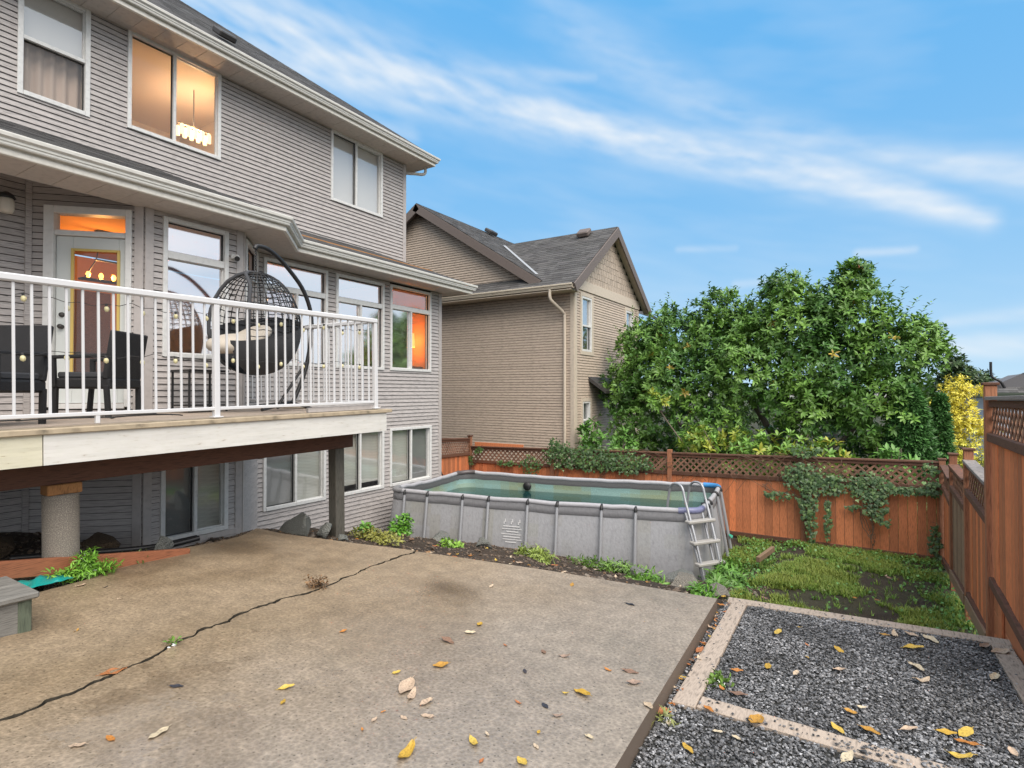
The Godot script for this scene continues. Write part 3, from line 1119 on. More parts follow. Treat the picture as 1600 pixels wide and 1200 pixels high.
	var dr := part(h, "door", fm.done(), M.white, dt)
	var dl := MB.new()
	bar.call(dl, 0.25, 2.765, 0.42, 4.725, -0.06, -0.015)
	bar.call(dl, 0.90, 2.765, 0.98, 4.725, -0.06, -0.015)
	bar.call(dl, 0.421, 2.765, 0.899, 3.03, -0.06, -0.015)
	bar.call(dl, 0.421, 4.57, 0.899, 4.725, -0.06, -0.015)
	part(dr, "door_leaf", dl.done(), mat(lin(0.62, 0.65, 0.63), 0.4))
	var dg := MB.new()
	bar.call(dg, 0.405, 3.02, 0.435, 4.585, -0.02, 0.004)
	bar.call(dg, 0.885, 3.02, 0.915, 4.585, -0.02, 0.004)
	bar.call(dg, 0.436, 3.02, 0.884, 3.05, -0.02, 0.004)
	bar.call(dg, 0.436, 4.555, 0.884, 4.585, -0.02, 0.004)
	part(dr, "glazing_frame", dg.done(), mat(lin(0.62, 0.45, 0.13), 0.5))
	for q in [[0.42, 0.90, 3.03, 4.57], [0.246, 0.984, 4.79, 4.985]]:
		var g := MB.new()
		g.quad(Vector3(q[0], q[2], -0.04), Vector3(q[1], q[2], -0.04), Vector3(q[1], q[3], -0.04), Vector3(q[0], q[3], -0.04))
		part(dr, "pane", g.done(), M.glass)
	var kn := MB.new()
	kn.lathe([Vector2(0.001, 0.06), Vector2(0.026, 0.055), Vector2(0.03, 0.04), Vector2(0.012, 0.025), Vector2(0.026, 0.004), Vector2(0.026, 0.0)], Transform3D(Basis(Vector3.RIGHT, Vector3.BACK, Vector3.DOWN), Vector3(0.315, 3.66, -0.014)), 12)
	part(dr, "door_knob", kn.done(), M.vent)
	var kb := MB.new()
	kb.lathe([Vector2(0.001, 0.025), Vector2(0.026, 0.022), Vector2(0.03, 0.0)], Transform3D(Basis(Vector3.RIGHT, Vector3.BACK, Vector3.DOWN), Vector3(0.315, 3.80, -0.014)), 12)
	part(dr, "deadbolt", kb.done(), M.vent)
	# eaves of the lower roof
	var low := [Vector3(-6.83, 5.19, 1.4), Vector3(-6.83, 5.19, -4.90), Vector3(-7.66, 5.19, -5.72), Vector3(-7.66, 5.19, -10.34), Vector3(-12, 5.19, -10.34)]
	part(h, "gutter", sweep(low, GUTTER), M.gutter)
	part(h, "fascia", sweep(low, FASCIA), M.fascia)
	var high := [Vector3(-8.76, 8.34, 1.4), Vector3(-8.76, 8.34, -10.34), Vector3(-14, 8.34, -10.34)]
	part(h, "gutter", sweep(high, GUTTER), M.gutter)
	part(h, "fascia", sweep(high, FASCIA), M.fascia)
	var strips := func(x0: float, x1: float, za: float, zb: float, y: float) -> void:
		var k := za
		while k > zb + 0.01:
			var e := maxf(k - 0.305, zb)
			bx(h, "soffit_panel", pick(M.soffit), Vector3((x0 + x1) * 0.5, y, (k + e) * 0.5), Vector3(absf(x1 - x0), 0.012, k - e - 0.004), 0.002)
			k = e
	strips.call(-6.85, -7.42, 1.2, -3.36, 5.125)
	strips.call(-6.85, -7.37, -3.36, -4.62, 5.125)
	strips.call(-7.68, -8.2, -5.75, -9.9, 5.125)
	strips.call(-8.78, -9.29, 1.2, -9.9, 8.275)
	plate(h, "soffit_panel", M.soffit[1], [Vector2(-6.85, -4.624), Vector2(-6.85, -4.90), Vector2(-7.68, -5.745), Vector2(-8.2, -5.745), Vector2(-8.2, -5.40), Vector2(-7.37, -4.624)], 5.119, 0.012)
	plate(h, "soffit_panel", M.soffit[0], [Vector2(-7.68, -9.904), Vector2(-7.68, -10.32), Vector2(-12, -10.32), Vector2(-12, -9.904)], 5.119, 0.012)
	plate(h, "soffit_panel", M.soffit[0], [Vector2(-8.78, -9.904), Vector2(-8.78, -10.32), Vector2(-14, -10.32), Vector2(-14, -9.904)], 8.269, 0.012)
	bx(h, "porch_beam", M.corner, Vector3(-7.43, 5.32, -0.8), Vector3(0.03, 0.40, 4.0))
	bx(h, "porch_ceiling", M.soffit[2], Vector3(-7.83, 5.51, -0.9), Vector3(0.8, 0.02, 4.4))
	# roofs
	var p := 0.417
	var cs := 1.0 / sqrt(1.0 + p * p)
	var vm := Vector3(-cs, p * cs, 0)
	shingles(h, Vector3(-7.60, 5.305, 0), Vector3(0, 0, -1), vm, 1.70 / cs, func(v: float) -> Array:
		var x := -7.60 - v * cs
		return [0.414 * x + 8.908, 10.42 - v * cs])
	shingles(h, Vector3(-6.77, 5.305, 0), Vector3(0, 0, -1), vm, 2.53 / cs, func(v: float) -> Array: return [-1.3, 4.93 - 0.414 * v * cs])
	shingles(h, Vector3(-6.77, 5.305, -4.93), Vector3(-1, 0, -1).normalized(), Vector3(-0.7071 * cs, p * cs, 0.7071 * cs), 2.3, func(v: float) -> Array:
		var r := v * cs
		return [0.414 * r, minf(1.175 + 0.414 * r, 3.60 - r)])
	shingles(h, Vector3(-7.60, 5.305, -10.42), Vector3(-1, 0, 0), Vector3(0, p * cs, cs), 0.5 / cs, func(v: float) -> Array: return [v * cs, 4.4])
	var p2 := 0.75
	var c2 := 1.0 / sqrt(1.0 + p2 * p2)
	shingles(h, Vector3(-8.70, 8.455, 0), Vector3(0, 0, -1), Vector3(-c2, p2 * c2, 0), 5.0 / c2, func(v: float) -> Array: return [-1.3, 10.42 - v * c2])
	shingles(h, Vector3(-8.70, 8.455, -10.42), Vector3(-1, 0, 0), Vector3(0, p2 * c2, c2), 5.0 / c2, func(v: float) -> Array: return [v * c2, 10.0 - v * c2])
	# a roof vent, a downpipe elbow under the corner
	bx(h, "roof_vent", M.vent, Vector3(-9.25, 8.98, -5.45), Vector3(0.30, 0.10, 0.30), 0.02, Basis.from_euler(Vector3(0, 0, -0.64)))
	pipe(h, "downpipe", M.gutter, curve([Vector3(-9.0, 8.30, -10.30), Vector3(-9.0, 8.16, -10.30), Vector3(-9.04, 8.10, -10.24), Vector3(-9.2, 8.09, -10.05), Vector3(-9.4, 8.06, -9.96), Vector3(-9.42, 7.6, -9.96), Vector3(-9.42, 5.9, -9.96)]), 0.035)
	# floors, ceilings and partitions
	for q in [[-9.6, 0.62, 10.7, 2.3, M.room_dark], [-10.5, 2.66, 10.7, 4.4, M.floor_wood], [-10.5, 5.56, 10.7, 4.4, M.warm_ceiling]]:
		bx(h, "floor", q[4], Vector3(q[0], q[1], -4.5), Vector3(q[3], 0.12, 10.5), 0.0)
	plate(h, "floor", M.floor_wood, [Vector2(-8.32, -2.62), Vector2(-7.56, -3.40), Vector2(-7.56, -4.55), Vector2(-8.32, -5.25)], 2.60, 0.115)
	plate(h, "ceiling", M.warm_ceiling, [Vector2(-8.32, -2.62), Vector2(-7.56, -3.40), Vector2(-7.56, -4.55), Vector2(-8.32, -5.25)], 5.50, 0.1)
	bx(h, "ceiling", M.room_white, Vector3(-11.5, 8.56, -4.4), Vector3(4.2, 0.1, 10.7), 0.0)
	bx(h, "inner_wall", M.warm_wall, Vector3(-12.76, 4.1, -4.5), Vector3(0.12, 2.75, 10.5), 0.0)
	bx(h, "inner_wall", M.warm_wall, Vector3(-10.5, 4.1, -0.4), Vector3(4.3, 2.75, 0.1), 0.0)
	bx(h, "inner_wall", M.warm_wall, Vector3(-10.5, 4.1, -9.74), Vector3(4.3, 2.75, 0.06), 0.0)
	bx(h, "inner_door", M.rail_wood[0], Vector3(-12.685, 3.78, -4.75), Vector3(0.04, 2.1, 0.85), 0.004)
	bx(h, "inner_door", M.room_white, Vector3(-12.685, 3.8, -6.6), Vector3(0.04, 2.1, 0.9), 0.004)
	bx(h, "picture", M.room_dark, Vector3(-12.68, 4.4, -5.65), Vector3(0.04, 0.6, 0.45), 0.004)
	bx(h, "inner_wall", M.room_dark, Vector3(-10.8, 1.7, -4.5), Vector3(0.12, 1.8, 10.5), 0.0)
	bx(h, "inner_wall", M.room_white, Vector3(-12.9, 7.1, -4.4), Vector3(0.12, 2.9, 10.5), 0.0)
	for z in [-3.72, -6.60, 0.9]:
		bx(h, "inner_wall", M.room_white, Vector3(-11.15, 7.1, z), Vector3(3.4, 2.9, 0.1), 0.0)
	bx(h, "inner_wall", M.room_white, Vector3(-11.15, 7.1, -9.70), Vector3(3.4, 2.9, 0.1), 0.0)
	# lamp by the porch and the camera on the bay
	var lt := thing("wall_lantern", "black wall lantern with a frosted glass body on the siding left of the deck door", "wall lamp", Vector3(-8.17, 4.98, -2.27))
	part(lt, "bracket", box_mesh(Vector3(0.02, 0.16, 0.10), 0.004), M.black, Transform3D(Basis(), Vector3(0.0, 0.0, 0.0)))
	var hood := MB.new()
	hood.lathe([Vector2(0.075, 0.06), Vector2(0.085, 0.065), Vector2(0.06, 0.11), Vector2(0.02, 0.135), Vector2(0.001, 0.14)], Transform3D(Basis(), Vector3(0.10, 0, 0)), 16)
	part(lt, "hood", hood.done(), M.black)
	var jar := MB.new()
	jar.lathe([Vector2(0.001, -0.10), Vector2(0.055, -0.10), Vector2(0.07, -0.06), Vector2(0.07, 0.03), Vector2(0.06, 0.06)], Transform3D(Basis(), Vector3(0.10, 0, 0)), 16)
	part(lt, "glass_jar", jar.done(), mat(lin(0.62, 0.58, 0.50), 0.35))
	var sc := thing("security_camera", "small white security camera on the bay siding above the hanging chair", "camera", Vector3(-7.34, 4.74, -4.47))
	part(sc, "mount", box_mesh(Vector3(0.04, 0.07, 0.07), 0.01), M.white)
	var tb := MB.new()
	tb.tube([Vector3(0.02, 0.0, 0), Vector3(0.06, -0.02, 0.01)], [0.02], 10)
	tb.tube([Vector3(0.03, -0.0, -0.03), Vector3(0.15, -0.05, 0.04)], [0.036], 14)
	part(sc, "body", tb.done(), M.white)
	var lens := MB.new()
	lens.tube([Vector3(0.149, -0.0495, 0.0395), Vector3(0.165, -0.0565, 0.049)], [0.034], 14)
	part(sc, "lens", lens.done(), M.black)


# ------------------------------------------------------------------ deck
func deck_and_railing() -> void:
	var tilt := 0.0158
	var d := thing("deck", "raised deck on the left with a peeling white fascia board, dark beam and concrete pillar", "deck", Vector3(-5.1, 2.64, -5.1))
	d.rotation.x = tilt
	# peeling paint on the fascia as patches of bare wood
	var fas := func(z0: float, z1: float, col: Color) -> ArrayMesh:
		var m := MB.new()
		var pn := noise(2.2, 4, 61)
		var nz := 90
		var ny := 8
		for j in ny:
			for i in nz:
				var q := []
				for c in [[0, 0], [1, 0], [1, 1], [0, 1]]:
					q.append(Vector3(0.0, lerpf(-0.225, -0.002, (j + c[1]) / float(ny)), lerpf(z1, z0, (i + c[0]) / float(nz))))
				var z := lerpf(z1, z0, i / float(nz))
				m.st.set_color(col * (1.0 + 0.10 * pn.get_noise_2d(z * 0.6, j * 0.2 + 30.0)))
				m.quad(q[0], q[1], q[2], q[3])
		for y in [-0.225, -0.002]:
			m.st.set_color(col)
			if y < -0.1:
				m.quad(Vector3(0, y, z1), Vector3(-0.035, y, z1), Vector3(-0.035, y, z0), Vector3(0, y, z0))
			else:
				m.quad(Vector3(0, y, z1), Vector3(0, y, z0), Vector3(-0.035, y, z0), Vector3(-0.035, y, z1))
		m.quad(Vector3(0, -0.225, z0), Vector3(-0.035, -0.225, z0), Vector3(-0.035, -0.002, z0), Vector3(0, -0.002, z0))
		m.quad(Vector3(-0.035, -0.225, z1), Vector3(0, -0.225, z1), Vector3(0, -0.002, z1), Vector3(-0.035, -0.002, z1))
		return m.done()
	part(d, "fascia_board", fas.call(-0.02, 3.44, Color(0.66, 0.645, 0.61)), M.deck_fascia)
	part(d, "fascia_board", fas.call(3.446, 6.0, Color(0.62, 0.59, 0.46)), M.deck_fascia, Transform3D(Basis(), Vector3(-0.006, 0, 0)))
	bx(d, "fascia_board", M.white, Vector3(-1.6, -0.113, -0.04), Vector3(3.1, 0.22, 0.035))
	bx(d, "edge_board", M.deck_edge, Vector3(-0.10, 0.022, 2.95), Vector3(0.25, 0.044, 6.1), 0.006)
	bx(d, "edge_board", M.deck_edge, Vector3(-1.55, 0.022, -0.0), Vector3(2.6, 0.042, 0.2), 0.006)
	for k in 21:  # planks under the vinyl
		var x := -0.24 - k * 0.142
		var z0 := 0.10 if x > -2.2 else 0.45 + (-2.2 - x) * 0.9
		bx(d, "deck_plank", pick(M.board), Vector3(x - 0.068, 0.015, (z0 + 6.0) * 0.5), Vector3(0.138, 0.028, 6.0 - z0), 0.003)
	for k in 14:
		var z := 0.03 + k * 0.405
		bx(d, "joist", M.beam_wood, Vector3(-1.5 + (0.42 if z < 0.6 else 0.0), -0.11, z), Vector3(2.9 - (0.84 if z < 0.6 else 0.0), 0.184, 0.038), 0.002)
	bx(d, "kerb_board", M.corner, Vector3(-0.08, 0.075, 0.55), Vector3(0.04, 0.055, 1.08), 0.004)
	# the beam carries the joists; pillar and post carry the beam
	bx(d, "carrying_beam", M.beam_wood, Vector3(-0.56, -0.325, 2.95), Vector3(0.13, 0.235, 5.75), 0.006)
	bx(d, "wood_cap", mat(lin(0.36, 0.17, 0.06), 0.8, M.grain, Vector3(4, 1, 4)), Vector3(-0.56, -0.488, 3.14), Vector3(0.15, 0.085, 0.24), 0.006)
	var pil := MB.new()
	pil.lathe([Vector2(0.125, -1.40), Vector2(0.125, -0.54), Vector2(0.118, -0.532), Vector2(0.001, -0.531)], Transform3D(Basis(), Vector3(-0.58, 0, 3.14)), 28)
	part(d, "pillar", pil.done(), M.concrete)
	bx(d, "post", mat(lin(0.115, 0.105, 0.085), 0.75, M.grain, Vector3(5, 0.5, 5), 0.1), Vector3(-0.60, -1.04, 0.26), Vector3(0.14, 1.19, 0.14), 0.006)

	var r := thing("deck_railing", "white metal railing with thin upright balusters along the edge of the raised deck", "railing", Vector3(-5.15, 2.69, -4.98))
	r.rotation.x = tilt
	var post := func(x: float, z: float, low: float, w: float) -> void:
		bx(r, "post", M.rail_white, Vector3(x, (1.05 + low) * 0.5, z), Vector3(w, 1.05 - low, w), 0.004)
		bx(r, "foot_plate", M.rail_white, Vector3(x, low + 0.006, z), Vector3(w * 1.7, 0.012, w * 1.7), 0.003)
	bx(r, "top_rail", M.rail_white, Vector3(0, 1.078, 2.9), Vector3(0.062, 0.055, 5.86), 0.010)
	bx(r, "bottom_rail", M.rail_white, Vector3(0, 0.085, 2.93), Vector3(0.034, 0.03, 5.80), 0.004)
	for z in [0.0, 2.0, 4.0, 5.8]:
		post.call(0.0, z, 0.003, 0.052)
	bx(r, "foot", M.rail_white, Vector3(0, 0.04, 2.96), Vector3(0.03, 0.062, 0.03), 0.003)
	for k in 3:
		for i in 18:
			var z := k * 2.0 + (i + 1) * 2.0 / 19.0
			if z < 5.75:
				bx(r, "baluster", M.rail_white, Vector3(0, 0.575, z), Vector3(0.017, 0.95, 0.017), 0.002)
	bx(r, "top_rail", M.rail_white, Vector3(-1.38, 1.078, 0.0), Vector3(2.68, 0.053, 0.062), 0.010)
	bx(r, "bottom_rail", M.rail_white, Vector3(-1.38, 0.085, 0.0), Vector3(2.68, 0.03, 0.034), 0.004)
	post.call(-2.74, 0.0, 0.003, 0.05)
	for i in 25:
		bx(r, "baluster", M.rail_white, Vector3(-0.105 * (i + 1), 0.575, 0.0), Vector3(0.017, 0.95, 0.017), 0.002)


# ------------------------------------------------------------------ the neighbours
func neighbour_house() -> void:
	var h := thing("house", "tan sided house beyond the back fence with dark shingle roof and two brown trimmed gables", "house")
	var pz := Vector3(0, 0, 1)
	var px := Vector3.RIGHT
	# side wall towards us and its main gable
	var wz := -14.1
	var wx := -6.92
	wall(h, Vector3(-18, 0, wz), pz, 11.08, -0.6, 5.75, [])
	siding(h, Vector3(-18, 0, wz), pz, 11.08, 0.2, 5.66, [], M.tan_siding, 0.0762, func(y: float) -> Array: return [3.0, 11.08])
	var gx := -12.45
	var gy_ := 9.02
	var ms := 0.643
	var gm := MB.new()
	gm.prism(PackedVector2Array([Vector2(-18.2, 5.6), Vector2(-7.2, 5.6), Vector2(gx, gy_ - 0.05)]), Transform3D(Basis(), Vector3(0, 0, wz - 0.07)), 0.14)
	part(h, "gable_wall", gm.done(), M.sheath)
	siding(h, Vector3(-18, 0, wz), pz, 11.0, 6.05, 8.95, [], M.tan_siding, 0.0762, func(y: float) -> Array:
		var half := (gy_ - 0.06 - y) / ms
		return [maxf(18 + gx - half, 2.0), 18 + gx + half - 0.02])
	# back wall with the shake gable
	var holes := [[0.36, 1.24, 3.95, 5.72], [3.78, 4.62, 3.95, 5.72], [0.42, 1.12, 0.6, 2.72]]
	wall(h, Vector3(wx, 0, wz), px, 5.1, -0.6, 5.9, holes.map(func(q: Array) -> Array: return [q[0] + 0.1, q[1] - 0.1, q[2] + 0.1, q[3] - 0.1]))
	siding(h, Vector3(wx, 0, wz), px, 5.1, 0.2, 5.74, holes, M.tan_siding)
	for c in [[wx + 0.014, wz - 0.07, 0.03, 0.14], [wx - 0.045, wz + 0.014, 0.12, 0.03]]:
		bx(h, "corner_board", M.tan_trim, Vector3(c[0], 2.9, c[1]), Vector3(c[2], 5.7, c[3]))
	bx(h, "corner_board", M.tan_trim, Vector3(wx + 0.014, 2.9, wz - 5.03), Vector3(0.03, 5.7, 0.14))
	bx(h, "belly_band", M.tan_trim, Vector3(wx + 0.02, 5.92, wz - 2.55), Vector3(0.045, 0.29, 5.14))
	bx(h, "frieze_board", M.tan_trim, Vector3(-11.0, 5.72, wz + 0.02), Vector3(8.1, 0.15, 0.035))
	# shakes of the gable, one by one
	var ap := Vector2(-16.65, 8.05)
	var sl := 0.73
	var gb := MB.new()
	gb.prism(PackedVector2Array([Vector2(wz + 0.35, 5.85), Vector2(wz - 5.45, 5.85), Vector2(ap.x, 7.98)]), Transform3D(Basis(Vector3(0, 0, 1), UP, Vector3(-1, 0, 0)), Vector3(wx - 0.07, 0, 0)), 0.14)
	part(h, "gable_wall", gb.done(), M.sheath)
	var shake := MB.new()
	shake.box(Transform3D(), Vector3(0.012, 1, 1), 0.0)
	var sm := shake.done()
	var row := 0
	var y := 6.07
	while y < 7.8:
		var half := (ap.y - 0.12 - y - 0.16) / sl
		var z := ap.x - half
		while z < ap.x + half - 0.05:
			var w := minf(rng.randf_range(0.10, 0.24), ap.x + half - z)
			part(h, "shake", sm, pick(M.tan_siding), Transform3D(Basis(Vector3.RIGHT, UP * 0.168, Vector3(0, 0, w - 0.016)).rotated(Vector3(0, 0, 1), -0.05), Vector3(wx + 0.016, y + 0.089 + rng.randf_range(-0.004, 0.004), z + w * 0.5)))
			z += w
		y += 0.182
		row += 1
	# windows
	var tw := {"mat": M.white, "frame": 0.06, "rail": 0.47, "panes": [M.mirror[1]], "blinds": [[M.screen, 0.0], [M.shade, 0.0]]}
	for q in holes:
		var w: float = q[1] - q[0]
		var hh: float = q[3] - q[2]
		var tr := MB.new()
		for e in [[0.0, 0.0, 0.1, hh], [w - 0.1, 0.0, w, hh], [0.101, 0.0, w - 0.101, 0.1], [0.101, hh - 0.1, w - 0.101, hh]]:
			tr.box(Transform3D(Basis(), Vector3((e[0] + e[2]) * 0.5, (e[1] + e[3]) * 0.5, 0.016)), Vector3(e[2] - e[0], e[3] - e[1], 0.034), 0.003)
		part(h, "window_trim", tr.done(), M.tan_trim, Transform3D(Basis(Vector3(0, 0, -1), UP, px), Vector3(wx, q[2], wz - q[0])))
		window(h, Vector3(wx - 0.01, 0, wz), px, q[0] + 0.101, q[1] - 0.101, q[2] + 0.101, q[3] - 0.101, tw if q[2] > 2 else {"frame": 0.05, "rail": 0.72, "panes": [M.mirror[0]], "blinds": [[M.blind, 0.0], [M.screen, 0.0]]})
	# the small roof over the lower window
	var pr := MB.new()
	pr.prism(PackedVector2Array([Vector2(0, 0), Vector2(0.55, -0.42), Vector2(0.55, -0.50), Vector2(0, -0.12)]), Transform3D(Basis(), Vector3(wx, 3.35, wz - 2.0)), 2.2)
	part(h, "porch_roof", pr.done(), M.vent)
	# main roof, ridge running away from us, and the gable towards the yard
	var cm := 1.0 / sqrt(1.0 + ms * ms)
	var ez := -13.80
	shingles(h, Vector3(-7.78, gy_ + ms * (gx + 7.78), 0), Vector3(0, 0, -1), Vector3(-cm, ms * cm, 0), (-7.78 - gx) / cm, func(v: float) -> Array:
		return [-ez, -ez + 11.0], 0.142, 0.14, 0.012)
	shingles(h, Vector3(-17.2, gy_ - ms * (gx + 17.2), 0), Vector3(0, 0, 1), Vector3(cm, ms * cm, 0), (17.2 + gx) / cm, func(v: float) -> Array: return [ez - 11.0, ez], 0.142, 0.14, 0.012)
	var cc := 1.0 / sqrt(1.0 + sl * sl)
	var eave := -13.58
	var ey := ap.y + sl * (ap.x - eave)
	shingles(h, Vector3(0, ey, eave), Vector3(1, 0, 0), Vector3(0, sl * cc, -cc), (eave - ap.x) / cc, func(v: float) -> Array:
		var yy := ey + v * cc * sl
		if yy < 6.30:
			return [-16.0, -6.66]
		return [minf(gx + (gy_ - yy) / ms, -6.7) - 0.02, -6.66], 0.142, 0.14, 0.012)
	shingles(h, Vector3(0, ey, 2 * ap.x - eave), Vector3(-1, 0, 0), Vector3(0, sl * cc, cc), (eave - ap.x) / cc, func(v: float) -> Array: return [6.66, 12.0], 0.142, 0.14, 0.012)
	# rake boards
	var rake := func(a: Vector3, b: Vector3, w: float) -> void:
		var n := (b - a).normalized()
		var side := Vector3(1, 0, 0) if absf(n.x) < 0.1 else Vector3(0, 0, 1)
		part(h, "rake_board", box_mesh(Vector3(a.distance_to(b), w, 0.045), 0.004), M.taupe, Transform3D(Basis(n, side.cross(n), side), (a + b) * 0.5 - side.cross(n) * (w * 0.5 + 0.01) * (1.0 if side.cross(n).y > 0 else -1.0)))
	var top := Vector3(gx, gy_ + 0.0, ez)
	rake.call(top, Vector3(-7.78, gy_ - ms * (-7.78 - gx), ez), 0.25)
	rake.call(top, Vector3(-17.2, gy_ + ms * (-17.2 - gx), ez), 0.25)
	var tp := Vector3(-6.64, ap.y, ap.x)
	rake.call(tp, Vector3(-6.64, ey - 0.02, eave + 0.05), 0.25)
	rake.call(tp, Vector3(-6.64, ey - 0.02, 2 * ap.x - eave - 0.05), 0.25)
	# soffits under the rakes
	for q in [[eave, 1.0], [2 * ap.x - eave, -1.0]]:
		var m := MB.new()
		var a := Vector3(wx + 0.02, ey - 0.14, q[0])
		var b := Vector3(-6.66, ey - 0.14, q[0])
		var c := Vector3(-6.66, ap.y - 0.14, ap.x)
		var d := Vector3(wx + 0.02, ap.y - 0.14, ap.x)
		m.quad(a, b, c, d)
		part(h, "rake_soffit", m.done(), M.tan_trim)
	for q in [[-7.78, 1.0], [-17.2, -1.0]]:
		var m := MB.new()
		var yy: float = gy_ - ms * absf(q[0] - gx) - 0.14
		m.quad(Vector3(q[0], yy, wz), Vector3(q[0], yy, ez), Vector3(gx, gy_ - 0.14, ez), Vector3(gx, gy_ - 0.14, wz))
		part(h, "rake_soffit", m.done(), M.taupe)
	# the valley flashing, gutter, soffit and downpipe
	var va := Vector3(gx + (gy_ - 6.28) / ms, 6.28, eave - (6.28 - ey) / sl) + Vector3(0.02, 0.03, 0)
	var vb := Vector3(gx + (gy_ - 8.0) / ms, 8.0, eave - (8.0 - ey) / sl) + Vector3(0.02, 0.03, 0)
	beam(h, "valley_flashing", mat(lin(0.35, 0.36, 0.37), 0.45), va, vb, 0.09, 0.012)
	part(h, "gutter", sweep([Vector3(-16, ey - 0.12, eave - 0.05), Vector3(-6.70, ey - 0.12, eave - 0.05)], GUTTER), mat(lin(0.60, 0.53, 0.42), 0.5))
	bx(h, "eave_soffit", M.tan_trim, Vector3(-11.4, ey - 0.16, (eave + wz) * 0.5), Vector3(9.3, 0.02, absf(eave - wz)))
	pipe(h, "downpipe", M.tan_trim, curve([Vector3(-7.40, ey - 0.1, eave - 0.02), Vector3(-7.40, ey - 0.36, eave - 0.03), Vector3(-7.32, ey - 0.52, eave - 0.2), Vector3(-7.20, ey - 0.72, wz + 0.10), Vector3(-7.18, ey - 0.95, wz + 0.06), Vector3(-7.18, 3.0, wz + 0.06), Vector3(-7.18, -0.3, wz + 0.06)]), 0.045)
	# roof vents
	for z in [-17.6, -20.2, -22.6]:
		bx(h, "roof_vent", M.vent, Vector3(gx + 0.35, gy_ - 0.08, z), Vector3(0.32, 0.14, 0.5), 0.03, Basis.from_euler(Vector3(0, 0, -0.57)))
	bx(h, "roof_vent", M.taupe, Vector3(-7.65, ap.y - 0.12, ap.x + 0.35), Vector3(0.40, 0.16, 0.34), 0.03, Basis.from_euler(Vector3(0.63, 0, 0)))


func distant_house() -> void:
	var h := thing("house", "far grey roofed house at the right edge, behind the fence and the yellow tree", "house", Vector3(3.95, 0, -34))
	var m := MB.new()
	m.box(Transform3D(Basis(), Vector3(7.4, 0.95, -4.6)), Vector3(13.4, 3.5, 8.0))
	part(h, "wall", m.done(), mat(lin(0.52, 0.53, 0.56), 0.8))
	for k in 12:
		bx(h, "siding_board", mat(lin(0.55, 0.56, 0.60), 0.8), Vector3(7.4, 0.9 + k * 0.15, -0.585), Vector3(13.4, 0.135, 0.03))
	bx(h, "fascia", mat(lin(0.045, 0.06, 0.04), 0.6), Vector3(7.4, 2.74, -0.02), Vector3(14.8, 0.22, 0.12), 0.02)
	bx(h, "eave_soffit", mat(lin(0.3, 0.3, 0.3), 0.8), Vector3(7.4, 2.63, -0.4), Vector3(14.8, 0.02, 0.7))
	var p := 0.36
	var c := 1.0 / sqrt(1.0 + p * p)
	shingles(h, Vector3(0, 2.85, 0.0), Vector3(1, 0, 0), Vector3(0, p * c, -c), 4.4 / c, func(v: float) -> Array: return [v * c, 14.8 - v * c], 0.30, 0.16, 0.02)
	shingles(h, Vector3(0, 2.85, 0.0), Vector3(0, 0, 1), Vector3(c, p * c, 0), 4.4 / c, func(v: float) -> Array: return [-8.8 + v * c, -v * c], 0.30, 0.16, 0.02)
	var g := MB.new()
	g.prism(PackedVector2Array([Vector2(0.5, 2.95), Vector2(3.1, 2.95), Vector2(1.9, 3.72)]), Transform3D(Basis(), Vector3(0, 0, -2.2)), 3.0)
	part(h, "dormer", g.done(), mat(lin(0.15, 0.145, 0.15), 0.9))
	pipe(h, "chimney_pipe", M.dark_metal, curve([Vector3(1.35, 2.95, -0.6), Vector3(1.15, 3.35, -0.55), Vector3(0.88, 3.55, -0.5), Vector3(0.80, 3.75, -0.5), Vector3(0.79, 4.30, -0.5)]), 0.055)


